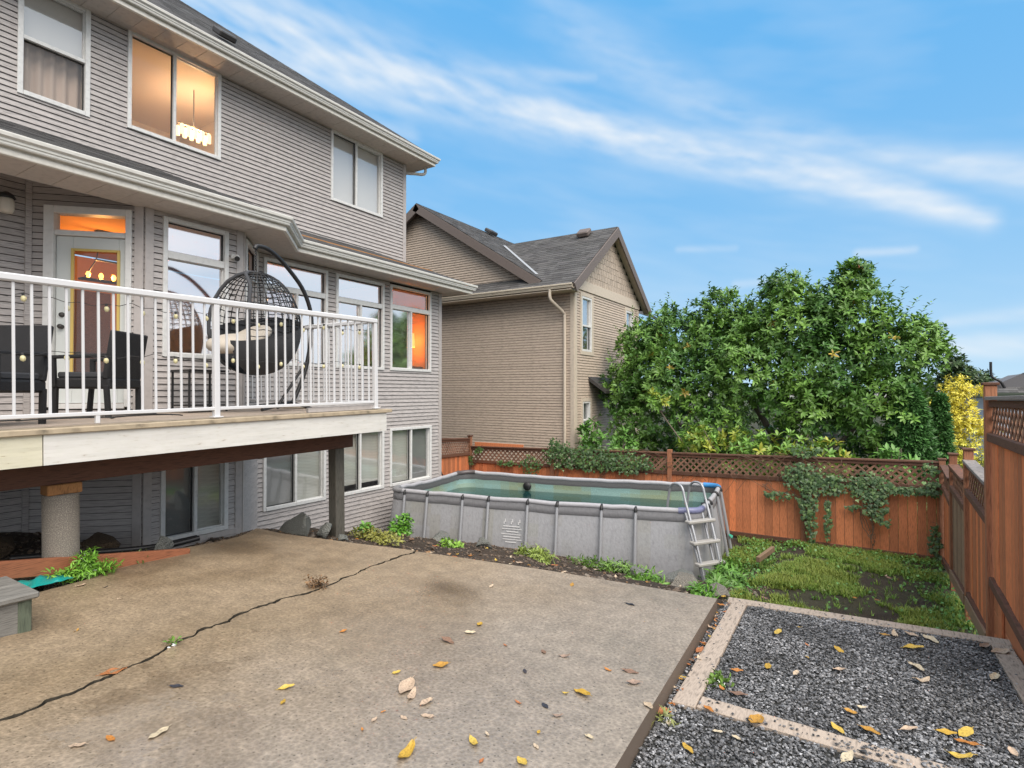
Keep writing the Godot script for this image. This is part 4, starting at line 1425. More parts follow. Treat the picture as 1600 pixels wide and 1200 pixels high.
# ------------------------------------------------------------------ fences
func fence_run(f: Node3D, a: Vector2, b: Vector2, n: Vector3, low: Array, mid: Array, top: Array, mats: Array, lattice := true, board_w := 0.14) -> void:
	# one bay from a to b (x, z): heights of its foot, of the rail under the lattice and of its top at both ends
	var d := b - a
	var L := d.length()
	var u := Vector3(d.x, 0, d.y) / L
	var o := Vector3(a.x, 0, a.y)
	var h := func(q: Array, s: float) -> float: return lerpf(q[0], q[1], s / L)
	var s := 0.0
	while s < L - 0.02:
		var w := minf(board_w * rng.randf_range(0.94, 1.04), L - s)
		var y0: float = h.call(low, s + w * 0.5) + rng.randf_range(-0.012, 0.012)
		var y1: float = h.call(mid, s + w * 0.5) + 0.02
		bx(f, "board", pick(mats), o + u * (s + w * 0.5) + UP * ((y0 + y1) * 0.5) + n * rng.randf_range(-0.004, 0.003), Vector3(w - 0.005, y1 - y0, 0.018), 0.002, Basis(u, UP, u.cross(UP)))
		s += w
	var bar := func(q: Array, dy: float, w: float, hh: float, out: float, m: Material) -> void:
		beam(f, "rail", m, o + UP * (q[0] + dy) + n * out, o + u * L + UP * (q[1] + dy) + n * out, w, hh, 0.004)
	bar.call(mid, 0.0, 0.05, 0.075, 0.022, pick(M.rail_wood))
	bar.call(top, -0.045, 0.04, 0.06, 0.012, pick(M.rail_wood))
	bar.call(top, 0.006, 0.125, 0.034, 0.0, M.cap_wood if top[0] > 1.9 else pick(M.rail_wood))
	bar.call(low, 0.07, 0.045, 0.085, 0.022, pick(M.rail_wood))
	if not lattice:
		return
	var gap := 0.135
	var ht: float = (top[0] - mid[0] + top[1] - mid[1]) * 0.5 - 0.10
	for way in [1.0, -1.0]:
		var c := -ht
		while c < L:
			# a slat from the lower rail up to the upper one at 45 degrees, clipped to the bay
			var s0 := c if way > 0 else c + ht
			var s1 := c + ht if way > 0 else c
			var t0 := 0.0
			var t1 := 1.0
			for lim in [0.0, L]:
				var t: float = (lim - s0) / (s1 - s0)
				if t > 0.0 and t < 1.0:
					if (lim == 0.0) == (way > 0):
						t0 = maxf(t0, t)
					else:
						t1 = minf(t1, t)
			c += gap
			if t1 - t0 < 0.06:
				continue
			var at := func(t: float) -> Vector3:
				var q := lerpf(s0, s1, t)
				return o + u * q + UP * (h.call(mid, q) + 0.04 + t * ht) + n * (0.004 * way)
			var p: Vector3 = at.call(t0)
			var r: Vector3 = at.call(t1)
			var z := (r - p).normalized()
			var x := n.cross(z)
			part(f, "lattice_slat", box_mesh(Vector3(0.036, 0.007, snappedf(p.distance_to(r) + 0.03, 0.02)), 0.0), pick(M.slat), Transform3D(Basis(x, z.cross(x), z), (p + r) * 0.5))


func fence_post(f: Node3D, x: float, z: float, y0: float, y1: float, w := 0.09, m: Material = null, cap := true) -> void:
	var o := bx(f, "post", m if m else pick(M.post_wood), Vector3(x, (y0 + y1) * 0.5, z), Vector3(w, y1 - y0, w), 0.005)
	if cap:
		bx(o, "post_cap", M.rail_wood[0], Vector3(0, (y1 - y0) * 0.5 + 0.014, 0), Vector3(w + 0.035, 0.028, w + 0.035), 0.006)


func fences() -> void:
	var n := Vector3(0, 0, 1)
	var f := thing("fence", "long orange cedar fence with brown lattice top behind the pool", "fence")
	var xs := [-9.28, -6.72, -3.78, -1.14, 1.04]
	var hy := func(x: float, l: float, r: float) -> float: return lerpf(l, r, (x + 9.28) / 10.35)
	for i in 4:
		var a: float = xs[i]
		var b: float = xs[i + 1]
		fence_run(f, Vector2(a, -12.5), Vector2(b, -12.5), n, [-0.12, -0.12], [hy.call(a, 1.01, 1.20), hy.call(b, 1.01, 1.20)], [hy.call(a, 1.40, 1.655), hy.call(b, 1.40, 1.655)], M.cedar)
	for i in 5:
		fence_post(f, xs[i], -12.48, -0.3, [1.68, 1.52, 1.62, 1.72, 1.70][i], 0.095, null, i in [0, 4])
	beam(f, "loose_board", M.cedar[5], Vector3(-9.15, 1.47, -12.53), Vector3(-7.6, 1.47, -12.53), 0.018, 0.12)
	var g := thing("fence", "short orange fence closing the gap between house corner and back fence", "fence")
	var a := Vector2(-8.74, -10.5)
	var b := Vector2(-9.25, -12.38)
	var gn := Vector3(b.y - a.y, 0, a.x - b.x).normalized() * -1.0
	fence_run(g, a, b, gn, [-0.15, -0.12], [1.35, 1.22], [1.76, 1.62], M.cedar)
	fence_post(g, -8.72, -10.42, -0.3, 1.80, 0.085, M.cedar[2], false)
	# the fence on the right climbs towards us in steps
	var r := thing("fence", "stepped orange cedar fence with lattice tops along the right side of the yard", "fence")
	var w := Vector3(-1, 0, 0)
	fence_run(r, Vector2(1.06, -12.4), Vector2(0.98, -10.35), w, [-0.1, 0.2], [1.25, 1.28], [1.60, 1.62], M.cedar)
	fence_run(r, Vector2(0.98, -10.25), Vector2(0.97, -8.68), w, [0.24, 0.36], [1.52, 1.49], [1.84, 1.82], M.cedar_old)
	fence_run(r, Vector2(0.97, -8.58), Vector2(0.965, -7.06), w, [0.42, 0.44], [1.715, 1.65], [2.07, 2.01], M.cedar)
	fence_run(r, Vector2(0.965, -6.94), Vector2(0.97, -4.75), w, [1.045, 0.94], [2.47, 2.475], [2.83, 2.86], M.cedar)
	for q in [[0.985, -10.30, 0.0, 1.99], [0.97, -8.63, 0.1, 2.20], [0.955, -7.0, 0.3, 2.96], [0.96, -4.7, 0.6, 2.98]]:
		fence_post(r, q[0], q[1], q[2], q[3], 0.092)
	for k in 3:  # the boards that hold the bank below the raised bay
		beam(r, "retaining_board", M.cedar[k], Vector3(0.975, 0.96 - k * 0.215, -6.95), Vector3(0.975, 0.86 - k * 0.215, -4.75), 0.036, 0.205)
	for q in [[-6.5, 0.15], [-5.3, 0.15]]:
		bx(r, "upright_board", M.cedar[3], Vector3(0.945, 0.72, q[0]), Vector3(0.02, 0.62, q[1]), 0.003)
	beam(r, "kick_board", M.cedar_old[1], Vector3(0.93, 0.30, -10.2), Vector3(0.925, 0.40, -8.7), 0.025, 0.13)
	beam(r, "kick_board", M.cedar_old[2], Vector3(0.925, 0.42, -8.55), Vector3(0.92, 0.50, -7.1), 0.025, 0.13)
	var bf := thing("metal_fence", "black metal slat fence piece just behind the stepped right fence", "fence")
	for k in 14:
		bx(bf, "slat", M.dark_metal, Vector3(1.22, 1.55, -8.35 + k * 0.085), Vector3(0.018, 1.25, 0.05), 0.002)
	beam(bf, "rail", M.cap_wood, Vector3(1.22, 2.19, -8.4), Vector3(1.22, 2.19, -7.2), 0.06, 0.04)
	beam(bf, "rail", M.dark_metal, Vector3(1.22, 1.0, -8.4), Vector3(1.22, 1.0, -7.2), 0.03, 0.04)
	var np := tag(bx(self, "post", M.cedar_old[0], Vector3(1.30, 1.35, -7.75), Vector3(0.14, 2.6, 0.14), 0.006), "grey brown wooden post of the next yard, between the two highest right fence posts", "post")
	np.name = numbered("yard_post")


# ------------------------------------------------------------------ pool
func pool() -> void:
	var p := thing("pool", "grey rectangular above ground frame pool half filled with green water behind the patio", "pool")
	var c := [Vector3(-7.62, 0, -7.73), Vector3(-2.23, 0, -8.82), Vector3(-2.50, 0, -11.48), Vector3(-7.87, 0, -10.33)]
	var mid: Vector3 = (c[0] + c[1] + c[2] + c[3]) * 0.25
	var rad := 0.30
	# the rim's line with rounded corners
	var ring := []
	for i in 4:
		var a: Vector3 = c[posmod(i - 1, 4)]
		var q: Vector3 = c[i]
		var b: Vector3 = c[(i + 1) % 4]
		var s := q + (a - q).normalized() * rad
		var e := q + (b - q).normalized() * rad
		for k in 7:
			var t := k / 6.0
			ring.append(s.lerp(q, t).lerp(q.lerp(e, t), t))
		var far := b + (q - b).normalized() * rad
		for k in range(1, 24):
			ring.append(e.lerp(far, k / 24.0))
	var n := ring.size()
	var outs := []
	for i in n:
		var d: Vector3 = (ring[(i + 1) % n] - ring[posmod(i - 1, n)]).normalized()
		var o := Vector3(-d.z, 0, d.x)
		outs.append(o if o.dot(ring[i] - mid) > 0 else -o)
	var sag := noise(0.35, 2, 71)
	var top := func(i: int) -> float: return 1.085 - 0.028 * (0.5 + 0.5 * sag.get_noise_2d(i * 0.9, 0.0)) - 0.03 * sin(PI * clampf((i % 30 - 6) / 24.0, 0, 1))
	var skin := func(prof: Array, col: Callable) -> ArrayMesh:
		var m := MB.new()
		m.smooth(true)
		for i in n:
			var k := (i + 1) % n
			for j in prof.size() - 1:
				var quad := []
				for e in [[i, j], [k, j], [k, j + 1], [i, j + 1]]:
					var f: Vector2 = prof[e[1]]
					var wave: float = 0.012 * sag.get_noise_2d(e[0] * 3.0, f.y * 6.0) * smoothstep(1.0, 0.6, f.y)
					quad.append(ring[e[0]] + outs[e[0]] * (f.x + wave) + UP * (f.y + (top.call(e[0]) - 1.085) * smoothstep(0.0, 1.085, f.y)))
				m.st.set_color(col.call(quad[0]))
				m.quad(quad[0], quad[1], quad[2], quad[3])
		return m.done()
	var streak := noise(1.0, 3, 72)
	var vinyl := mat(Color.WHITE, 0.5, M.faint, Vector3(0.9, 0.5, 0.9), 0.25, M.bumps)
	vinyl.vertex_color_use_as_albedo = true
	var grime := func(q: Vector3) -> Color:
		var s := smoothstep(0.0, 0.6, streak.get_noise_2d((q.x - q.z * 0.3) * 5.0, q.y * 0.5))
		return Color(0.355, 0.36, 0.375).lerp(Color(0.31, 0.305, 0.27), s * 0.6)
	part(p, "liner", skin.call([Vector2(0.10, -0.2), Vector2(0.12, 0.02), Vector2(0.125, 0.25), Vector2(0.10, 0.5), Vector2(0.065, 0.72), Vector2(0.035, 0.93)], grime), vinyl)
	part(p, "top_band", skin.call([Vector2(0.038, 0.915), Vector2(0.044, 0.92), Vector2(0.040, 1.0), Vector2(0.03, 1.075)], func(q: Vector3) -> Color: return Color(0.245, 0.245, 0.255)), vinyl)
	var tile := mat(Color.WHITE, 0.4, M.speck, Vector3(1.6, 1.6, 1.6))
	tile.vertex_color_use_as_albedo = true
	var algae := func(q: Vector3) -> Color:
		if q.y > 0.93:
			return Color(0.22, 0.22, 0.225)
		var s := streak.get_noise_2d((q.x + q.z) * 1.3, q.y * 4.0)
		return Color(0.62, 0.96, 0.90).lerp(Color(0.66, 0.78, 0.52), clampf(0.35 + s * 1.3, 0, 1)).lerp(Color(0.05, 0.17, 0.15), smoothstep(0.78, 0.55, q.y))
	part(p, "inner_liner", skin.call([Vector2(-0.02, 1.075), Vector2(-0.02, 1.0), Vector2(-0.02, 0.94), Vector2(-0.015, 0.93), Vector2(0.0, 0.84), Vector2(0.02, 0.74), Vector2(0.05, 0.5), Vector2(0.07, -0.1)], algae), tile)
	var fl := MB.new()
	fl.st.set_color(Color(0.04, 0.13, 0.115))
	fl.poly(PackedVector2Array(ring.map(func(q: Vector3) -> Vector2: return Vector2(q.x, -q.z))), func(v: Vector2) -> Vector3: return Vector3(v.x, -0.09, -v.y))
	part(p, "pool_floor", fl.done(), tile)
	var rim := MB.new()
	var rp := []
	for i in n:
		rp.append(ring[i] + outs[i] * 0.008 + UP * (top.call(i)))
	rim.tube(rp, [0.043], 10, true)
	part(p, "rim", rim.done(), mat(lin(0.40, 0.40, 0.42), 0.45, M.faint, Vector3(1, 1, 1)))
	# frame legs on the long sides, two and two
	var cap := MB.new()
	cap.tube(curve([Vector3(0, 0.02, -0.04), Vector3(0, 0.045, 0.01), Vector3(0, 0.02, 0.055), Vector3(0, -0.025, 0.068)], 4), [0.027], 10)
	var cm := cap.done()
	var place := func(at: Vector3, out: Vector3, foot: float, yt: float, vis := true) -> void:
		var m := MB.new()
		var s := Vector3(-out.z, 0, out.x)
		m.tube([at + out * 0.055 + UP * (yt - 0.03), at + out * 0.23 + UP * foot], [0.027], 10)
		var l := part(p, "leg", m.done(), M.tube)
		part(l, "leg_cap", cm, M.black, Transform3D(Basis(out.cross(UP) * -1.0, UP, out), at + UP * (yt - 0.02)))
	var fo := Vector3(c[0].z - c[1].z, 0, c[1].x - c[0].x).normalized()
	var fu: Vector3 = (c[1] - c[0]).normalized()
	for x in [-7.26, -6.80, -6.107, -5.623, -4.918, -4.411, -3.685, -3.154]:
		var t: float = (x - c[0].x) / (c[1].x - c[0].x)
		place.call(c[0].lerp(c[1], t), fo, 0.0, 1.06 - 0.02 * sin(t * PI))
	var so := Vector3(c[2].z - c[1].z, 0, c[1].x - c[2].x).normalized() * -1.0
	if so.x < 0:
		so = -so
	for t in [0.22, 0.34, 0.66, 0.86]:
		place.call(c[1].lerp(c[2], t), so, -0.02, 1.07)
	# corner sleeves
	for i in 4:
		var m := MB.new()
		m.tube(rp.slice(i * 30, i * 30 + 7), [0.051], 12)
		part(p, "corner_sleeve", m.done(), mat([lin(0.22, 0.22, 0.23), lin(0.17, 0.18, 0.30), lin(0.05, 0.25, 0.55), lin(0.10, 0.085, 0.085)][i], 0.35))
	# the printed notice and its three marks on the liner
	var note := mat(lin(0.66, 0.66, 0.66), 0.6)
	var no: Vector3 = c[0].lerp(c[1], 0.452)
	var nb := Basis(fu, UP, fo)
	var stick := func(u: float, y: float, w: float, h: float) -> void:
		var off := lerpf(0.135, 0.075, clampf((y - 0.25) / 0.5, 0, 1))
		bx(p, "printed_line", note, no + fu * u + UP * y + fo * off, Vector3(w, h, 0.002), 0.0, nb * Basis.from_euler(Vector3(-0.10, 0, 0)))
	for k in 7:
		stick.call(0.012 * (k % 3) - 0.01, 0.615 - k * 0.043, [0.30, 0.36, 0.22, 0.36, 0.30, 0.34, 0.20][k], 0.013 if k % 2 else 0.018)
	for k in 3:
		stick.call(-0.13 + 0.13 * k, 0.69, 0.045, 0.012)
		stick.call(-0.13 + 0.13 * k + 0.012, 0.715, 0.014, 0.04)
		stick.call(-0.13 + 0.13 * k - 0.012, 0.665, 0.02, 0.03)
	# the black inlet on the far wall
	var il := MB.new()
	il.lathe([Vector2(0.001, 0.0), Vector2(0.085, 0.0), Vector2(0.095, 0.02), Vector2(0.085, 0.05), Vector2(0.001, 0.055)], Transform3D(Basis(fu, fo, -UP), c[3].lerp(c[2], 0.283) + fo * 0.03 + UP * 0.845), 18)
	part(p, "inlet", il.done(), M.black)
	# the water
	var wm := MB.new()
	wm.poly(PackedVector2Array(ring.map(func(q: Vector3) -> Vector2: return Vector2(q.x, -q.z))), func(v: Vector2) -> Vector3: return Vector3(v.x, 0.735, -v.y))
	var wat := mat(Color(0.055, 0.235, 0.235, 0.72), 0.03)
	wat.transparency = BaseMaterial3D.TRANSPARENCY_ALPHA
	kind(part(self, "water", wm.done(), wat), "structure")
	# the ladder astride the short side near us
	var l := thing("pool_ladder", "grey A frame pool ladder with pale steps astride the near right corner of the pool", "ladder")
	var foot := Vector3(-1.93, 0.06, -8.56)
	var peak := Vector3(-2.46, 1.47, -8.98)
	var lu := Vector3(0.83, 0, 0.55)
	var lv := Vector3(0.55, 0, -0.83)
	for k in 2:
		var s := -1.0 if k == 0 else 1.0
		var b := peak + lv * 0.20 * s
		var f := foot + lv * 0.17 * s
		pipe(l, "rail", M.tube, curve([f, f.lerp(b + lu * 0.20 - UP * 0.22, 0.5) + lu * 0.02, b + lu * 0.21 - UP * 0.25, b + lu * 0.13 - UP * 0.04, b + lu * 0.0, b - lu * 0.12 - UP * 0.05, b - lu * 0.19 - UP * 0.26, b - lu * 0.42 - UP * 1.5], 6), 0.019, 10)
		pipe(l, "rail", M.tube, [b + lu * 0.16 - UP * 0.42 - lv * 0.035 * s, f - lu * 0.07 - lv * 0.035 * s], 0.019, 10)
	var pale := mat(lin(0.37, 0.355, 0.33), 0.6)
	for k in 4:
		var t: float = [0.02, 0.23, 0.44, 0.65][k]
		bx(l, "step", pale, foot.lerp(peak + lu * 0.14 - UP * 0.05, t), Vector3(0.11, 0.045, 0.50 + 0.03 * t), 0.014, Basis(lu, UP, -lv))
	for k in 2:
		bx(l, "step", pale, peak - lu * (0.27 + 0.11 * k) - UP * (0.50 + 0.45 * k), Vector3(0.09, 0.04, 0.42), 0.012, Basis(lu, UP, -lv))


# ------------------------------------------------------------------ plants
func leaf_mesh(l: float, w: float, fold: float, droop: float) -> ArrayMesh:  # along +Y, face towards +Z
	var m := MB.new()
	m.smooth(true)
	var prof := [0.12, 0.75, 1.0, 0.72, 0.05]
	for i in 4:
		var y0 := l * i / 4.0
		var y1 := l * (i + 1) / 4.0
		var z0 := -droop * pow(i / 4.0, 2) * l
		var z1 := -droop * pow((i + 1) / 4.0, 2) * l
		var a: float = prof[i] * w * 0.5
		var b: float = prof[i + 1] * w * 0.5
		for s in [-1.0, 1.0]:
			var p := Vector3(0, y0, z0)
			var q := Vector3(0, y1, z1)
			var c := Vector3(s * b, y1, z1 + b * fold)
			var d := Vector3(s * a, y0, z0 + a * fold)
			if s > 0:
				m.quad(p, d, c, q)
			else:
				m.quad(p, q, c, d)
	return m.done()


func aim(dir: Vector3, face: Vector3, s: float) -> Basis:  # Y along dir, Z towards face
	var y := dir.normalized()
	var x := y.cross(face)
	if x.length() < 0.01:
		x = y.cross(Vector3(0.3, 0.2, 0.9))
	x = x.normalized()
	return Basis(x, y, x.cross(y)).scaled_local(Vector3.ONE * s)


func rand_dir(r: RandomNumberGenerator) -> Vector3:
	var z := r.randf_range(-1, 1)
	var a := r.randf() * TAU
	return Vector3(cos(a) * sqrt(1 - z * z), z, sin(a) * sqrt(1 - z * z))


func rosettes(r: RandomNumberGenerator, blobs: Array, per: int, size: float, tint: Callable, xf: Array, cs: Array, shell := 0.45) -> void:
	# twig tips through the blobs' outer volume, each with a whorl of leaves; blob = [centre, radii, number of twigs]
	for b in blobs:
		for k in b[2]:
			var d := rand_dir(r)
			var rr := pow(r.randf_range(shell, 1.0), 0.7)
			if r.randf() < 0.10:
				rr *= r.randf_range(1.0, 1.22)
			var p: Vector3 = b[0] + d * b[1] * rr
			var out := (d + UP * 0.55 + rand_dir(r) * 0.55).normalized()
			var tone: Color = tint.call(p, d)
			for i in per:
				var a := TAU * i / per + r.randf() * 0.8
				var side := out.cross(Vector3(0.2, 0.1, 0.9)).normalized().rotated(out, a)
				var open := r.randf_range(0.5, 1.25)
				var ld := out * cos(open) + side * sin(open) - UP * 0.12
				xf.append(Transform3D(aim(ld, out * 1.2 + UP * 0.5 - ld * 0.4, size * r.randf_range(0.7, 1.2)), p + out * r.randf_range(-0.05, 0.03) + side * 0.01))
				cs.append(tone * r.randf_range(0.8, 1.22))


func limb(m: MB, r: RandomNumberGenerator, a: Vector3, b: Vector3, r0: float, r1: float) -> void:
	var pts := []
	var rad := []
	var side := rand_dir(r) * a.distance_to(b) * 0.07
	for i in 7:
		var t := i / 6.0
		pts.append(a.lerp(b, t) + side * sin(t * PI) + rand_dir(r) * 0.012)
		rad.append(lerpf(r0, r1, t))
	m.tube(pts, rad, 7)


func trees() -> void:
	var r := RandomNumberGenerator.new()
	r.seed = 21
	var leaf := leaf_mesh(0.16, 0.062, 0.35, 0.2)
	var green := noise(0.5, 3, 81)
	# the big spreading tree behind the fence
	var t := thing("tree", "large spreading leafy green tree behind the back fence, in the middle of the picture", "tree", Vector3(-2.2, -0.4, -16.3))
	var o := t.position
	var m := MB.new()
	var stems := [
		[Vector3(-1.4, -0.4, -16.4), Vector3(-2.1, 1.5, -16.2), 0.13, 0.10], [Vector3(-2.1, 1.5, -16.2), Vector3(-3.4, 3.4, -16.3), 0.10, 0.05], [Vector3(-2.1, 1.5, -16.2), Vector3(-1.0, 3.3, -15.8), 0.09, 0.05],
		[Vector3(-1.0, 3.3, -15.8), Vector3(-0.4, 5.6, -16.1), 0.05, 0.015], [Vector3(-3.4, 3.4, -16.3), Vector3(-3.7, 5.2, -16.5), 0.05, 0.015], [Vector3(-3.4, 3.4, -16.3), Vector3(-5.4, 4.6, -16.5), 0.045, 0.015],
		[Vector3(-1.0, 3.3, -15.8), Vector3(0.9, 4.1, -16.0), 0.05, 0.015], [Vector3(-2.2, 0.0, -15.6), Vector3(-4.5, 2.2, -15.2), 0.08, 0.03], [Vector3(-4.5, 2.2, -15.2), Vector3(-6.0, 3.0, -15.6), 0.04, 0.012],
		[Vector3(-1.7, 1.9, -16.0), Vector3(-1.9, 5.4, -16.2), 0.06, 0.015], [Vector3(-1.2, 1.2, -15.6), Vector3(0.3, 2.8, -15.4), 0.06, 0.02], [Vector3(-1.75, 1.9, -15.6), Vector3(-1.25, 2.75, -15.1), 0.07, 0.055],
	]
	for s in stems:
		limb(m, r, s[0] - o, s[1] - o, s[2], s[3])
	part(t, "trunk", m.done(), M.bark)
	var blobs := [
		[Vector3(-6.05, 3.0, -15.9), Vector3(0.85, 0.85, 0.9), 200], [Vector3(-5.7, 4.4, -16.4), Vector3(0.85, 0.7, 0.9), 210], [Vector3(-4.9, 4.5, -16.5), Vector3(1.0, 0.8, 1.0), 250], [Vector3(-3.7, 4.9, -16.5), Vector3(0.85, 0.75, 0.8), 190],
		[Vector3(-4.5, 3.2, -15.6), Vector3(1.3, 1.0, 1.1), 340], [Vector3(-2.9, 3.5, -15.6), Vector3(1.3, 1.1, 1.2), 380], [Vector3(-1.6, 4.5, -16.0), Vector3(1.2, 1.1, 1.1), 340], [Vector3(-1.9, 5.6, -16.1), Vector3(0.55, 0.45, 0.55), 90],
		[Vector3(-0.4, 4.6, -16.0), Vector3(1.0, 1.0, 1.0), 260], [Vector3(-0.35, 5.6, -16.1), Vector3(0.5, 0.55, 0.5), 90], [Vector3(-0.33, 5.85, -16.1), Vector3(0.22, 0.25, 0.22), 16], [Vector3(0.45, 3.8, -15.8), Vector3(1.0, 1.0, 1.0), 270],
		[Vector3(0.95, 4.25, -16.0), Vector3(0.5, 0.35, 0.5), 60], [Vector3(1.25, 3.9, -15.9), Vector3(0.32, 0.25, 0.3), 24], [Vector3(0.15, 2.5, -15.3), Vector3(1.0, 1.0, 0.9), 270], [Vector3(-1.4, 2.7, -15.2), Vector3(1.1, 0.9, 0.8), 260],
		[Vector3(-3.3, 4.2, -16.0), Vector3(1.2, 1.0, 1.0), 260], [Vector3(-4.6, 1.1, -15.9), Vector3(1.5, 0.8, 0.5), 230], [Vector3(-2.6, 1.1, -16.1), Vector3(1.5, 0.9, 0.5), 230], [Vector3(-0.7, 1.2, -16.0), Vector3(1.5, 0.9, 0.5), 230], [Vector3(0.5, 1.2, -15.9), Vector3(1.0, 0.9, 0.5), 150], [Vector3(-0.9, 3.4, -15.6), Vector3(1.3, 1.2, 1.0), 320], [Vector3(-5.3, 3.5, -16.0), Vector3(1.2, 1.0, 1.0), 250], [Vector3(-2.4, 4.9, -16.3), Vector3(0.9, 0.6, 0.8), 150], [Vector3(-0.9, 5.1, -16.1), Vector3(0.8, 0.6, 0.7), 120],
		[Vector3(-5.6, 2.0, -15.6), Vector3(1.0, 0.9, 0.8), 190], [Vector3(-3.6, 2.0, -15.1), Vector3(1.1, 0.8, 0.8), 190], [Vector3(-5.0, 5.2, -16.5), Vector3(0.25, 0.4, 0.25), 22], [Vector3(-3.5, 5.6, -16.5), Vector3(0.5, 0.2, 0.4), 26],
	]
	var xf := []
	var cs := []
	var tint := func(p: Vector3, d: Vector3) -> Color:
		var k := green.get_noise_2d(p.x * 1.6, p.y * 1.6 + p.z)
		var c := Color(0.072, 0.175, 0.033).lerp(Color(0.185, 0.34, 0.058), clampf(0.4 + k * 1.2, 0, 1))
		if r.randf() < 0.004:
			c = Color(0.40, 0.30, 0.05)
		elif r.randf() < 0.0008:
			c = Color(0.42, 0.12, 0.04)
		return c
	for b in blobs:
		b[2] = int(b[2] * 1.7)
	rosettes(r, blobs, 7, 0.88, tint, xf, cs, 0.3)
	# long shoots that stand out of the crown
	for q in [[-0.33, 5.5, 6.25, 0.05], [-0.55, 5.3, 6.0, -0.1], [-0.1, 5.3, 5.95, 0.25], [-1.9, 5.6, 6.2, 0.1], [-2.2, 5.5, 5.95, -0.2], [-1.5, 5.4, 6.0, 0.3], [0.2, 5.0, 5.5, 0.4], [0.9, 4.4, 4.75, 0.7], [1.2, 4.1, 4.35, 0.75], [-5.0, 4.9, 5.75, 0.1], [-5.9, 4.7, 5.45, -0.1], [-4.4, 4.9, 5.5, 0.1], [-3.2, 5.3, 5.75, 0.35], [-3.7, 5.4, 5.9, -0.1], [0.6, 4.6, 5.1, 0.6], [-6.5, 3.6, 4.2, -0.4], [-2.7, 5.1, 5.6, 0.1], [-4.9, 4.8, 5.55, -0.3], [-5.5, 4.7, 5.5, 0.2], [-6.1, 4.2, 4.9, -0.5], [-3.0, 5.2, 5.75, -0.2], [-2.35, 5.0, 5.75, 0.3], [-1.2, 5.2, 5.85, -0.2], [-0.9, 5.3, 5.9, 0.2], [0.5, 4.8, 5.35, 0.3], [0.75, 4.5, 5.0, 0.8], [1.3, 3.9, 4.2, 0.9], [1.4, 3.6, 3.9, 1.0], [-6.7, 3.0, 3.4, -0.9]]:
		var len: float = q[2] - q[1]
		var n := int(len * 34)
		for i in n:
			var f := i / float(n)
			var at := Vector3(q[0] + q[3] * f * len * 1.2, q[1] + len * f, -16.1 + 0.1 * sin(i * 1.3))
			var w := i * 2.4
			var ld := Vector3(cos(w), 0.75, sin(w))
			xf.append(Transform3D(aim(ld, Vector3(-cos(w) * 0.6, 1, -sin(w) * 0.6), r.randf_range(0.75, 1.1) * (1.0 - 0.3 * f)), at))
			cs.append(tint.call(at, UP))
	for i in xf.size():
		xf[i].origin -= o
	scatter(t, "crown", leaf, M.leaf, xf, cs)
	# the paler shrub in front of it
	var s := thing("shrub", "light green shrub with yellowing leaves just above the middle of the back fence", "shrub", Vector3(-2.3, -0.2, -13.6))
	m = MB.new()
	for k in 7:
		limb(m, r, Vector3(r.randf_range(-0.6, 0.6), 0, 0), Vector3(r.randf_range(-1.6, 1.6), r.randf_range(1.6, 2.4), r.randf_range(-0.4, 0.3)), 0.03, 0.01)
	limb(m, r, Vector3(-1.0, 1.2, -0.3), Vector3(-2.3, 2.7, -0.6), 0.03, 0.012)
	part(s, "stem", m.done(), M.bark)
	xf = []
	cs = []
	rosettes(r, [[Vector3(0.2, 1.75, 0), Vector3(1.5, 0.5, 0.5), 190], [Vector3(-1.1, 1.9, -0.1), Vector3(0.6, 0.45, 0.5), 70], [Vector3(1.4, 1.7, 0), Vector3(0.7, 0.4, 0.4), 60], [Vector3(-2.35, 2.85, -0.6), Vector3(0.28, 0.3, 0.25), 30]], 7, 0.95, func(p: Vector3, d: Vector3) -> Color:
		return Color(0.16, 0.32, 0.055).lerp(Color(0.36, 0.36, 0.04), pow(r.randf(), 3.0)), xf, cs, 0.3)
	scatter(s, "foliage", leaf, M.leaf, xf, cs)
	# shrubs beside the neighbour's window
	for q in [[Vector3(-6.35, -0.3, -13.9), "slim green shrub in front of the tan house's lower window"], [Vector3(-5.4, -0.3, -13.7), "small green shrub between the tan house and the big tree, above the ivy"], [Vector3(0.35, -0.2, -13.3), "low bright green shrub showing above the right end of the back fence"]]:
		var b := thing("shrub", q[1], "shrub", q[0], 0.0)
		m = MB.new()
		for k in 4:
			limb(m, r, Vector3.ZERO, Vector3(r.randf_range(-0.3, 0.3), 2.0, r.randf_range(-0.2, 0.2)), 0.022, 0.008)
		part(b, "stem", m.done(), M.bark)
		xf = []
		cs = []
		var tall := 2.0 if q[0].x < -5.9 else (1.75 if q[0].x < 0 else 1.55)
		rosettes(r, [[Vector3(0, tall, 0), Vector3(0.42, 0.45, 0.35), 60], [Vector3(0.1, tall - 0.55, 0.05), Vector3(0.5, 0.45, 0.4), 50]], 7, 0.95, func(p: Vector3, d: Vector3) -> Color: return Color(0.12, 0.27, 0.05) * r.randf_range(0.8, 1.3), xf, cs, 0.2)
		scatter(b, "foliage", leaf, M.leaf, xf, cs)
	# two cedars with flat hanging sprays
	var spray := leaf_mesh(0.17, 0.045, 0.1, 0.25)
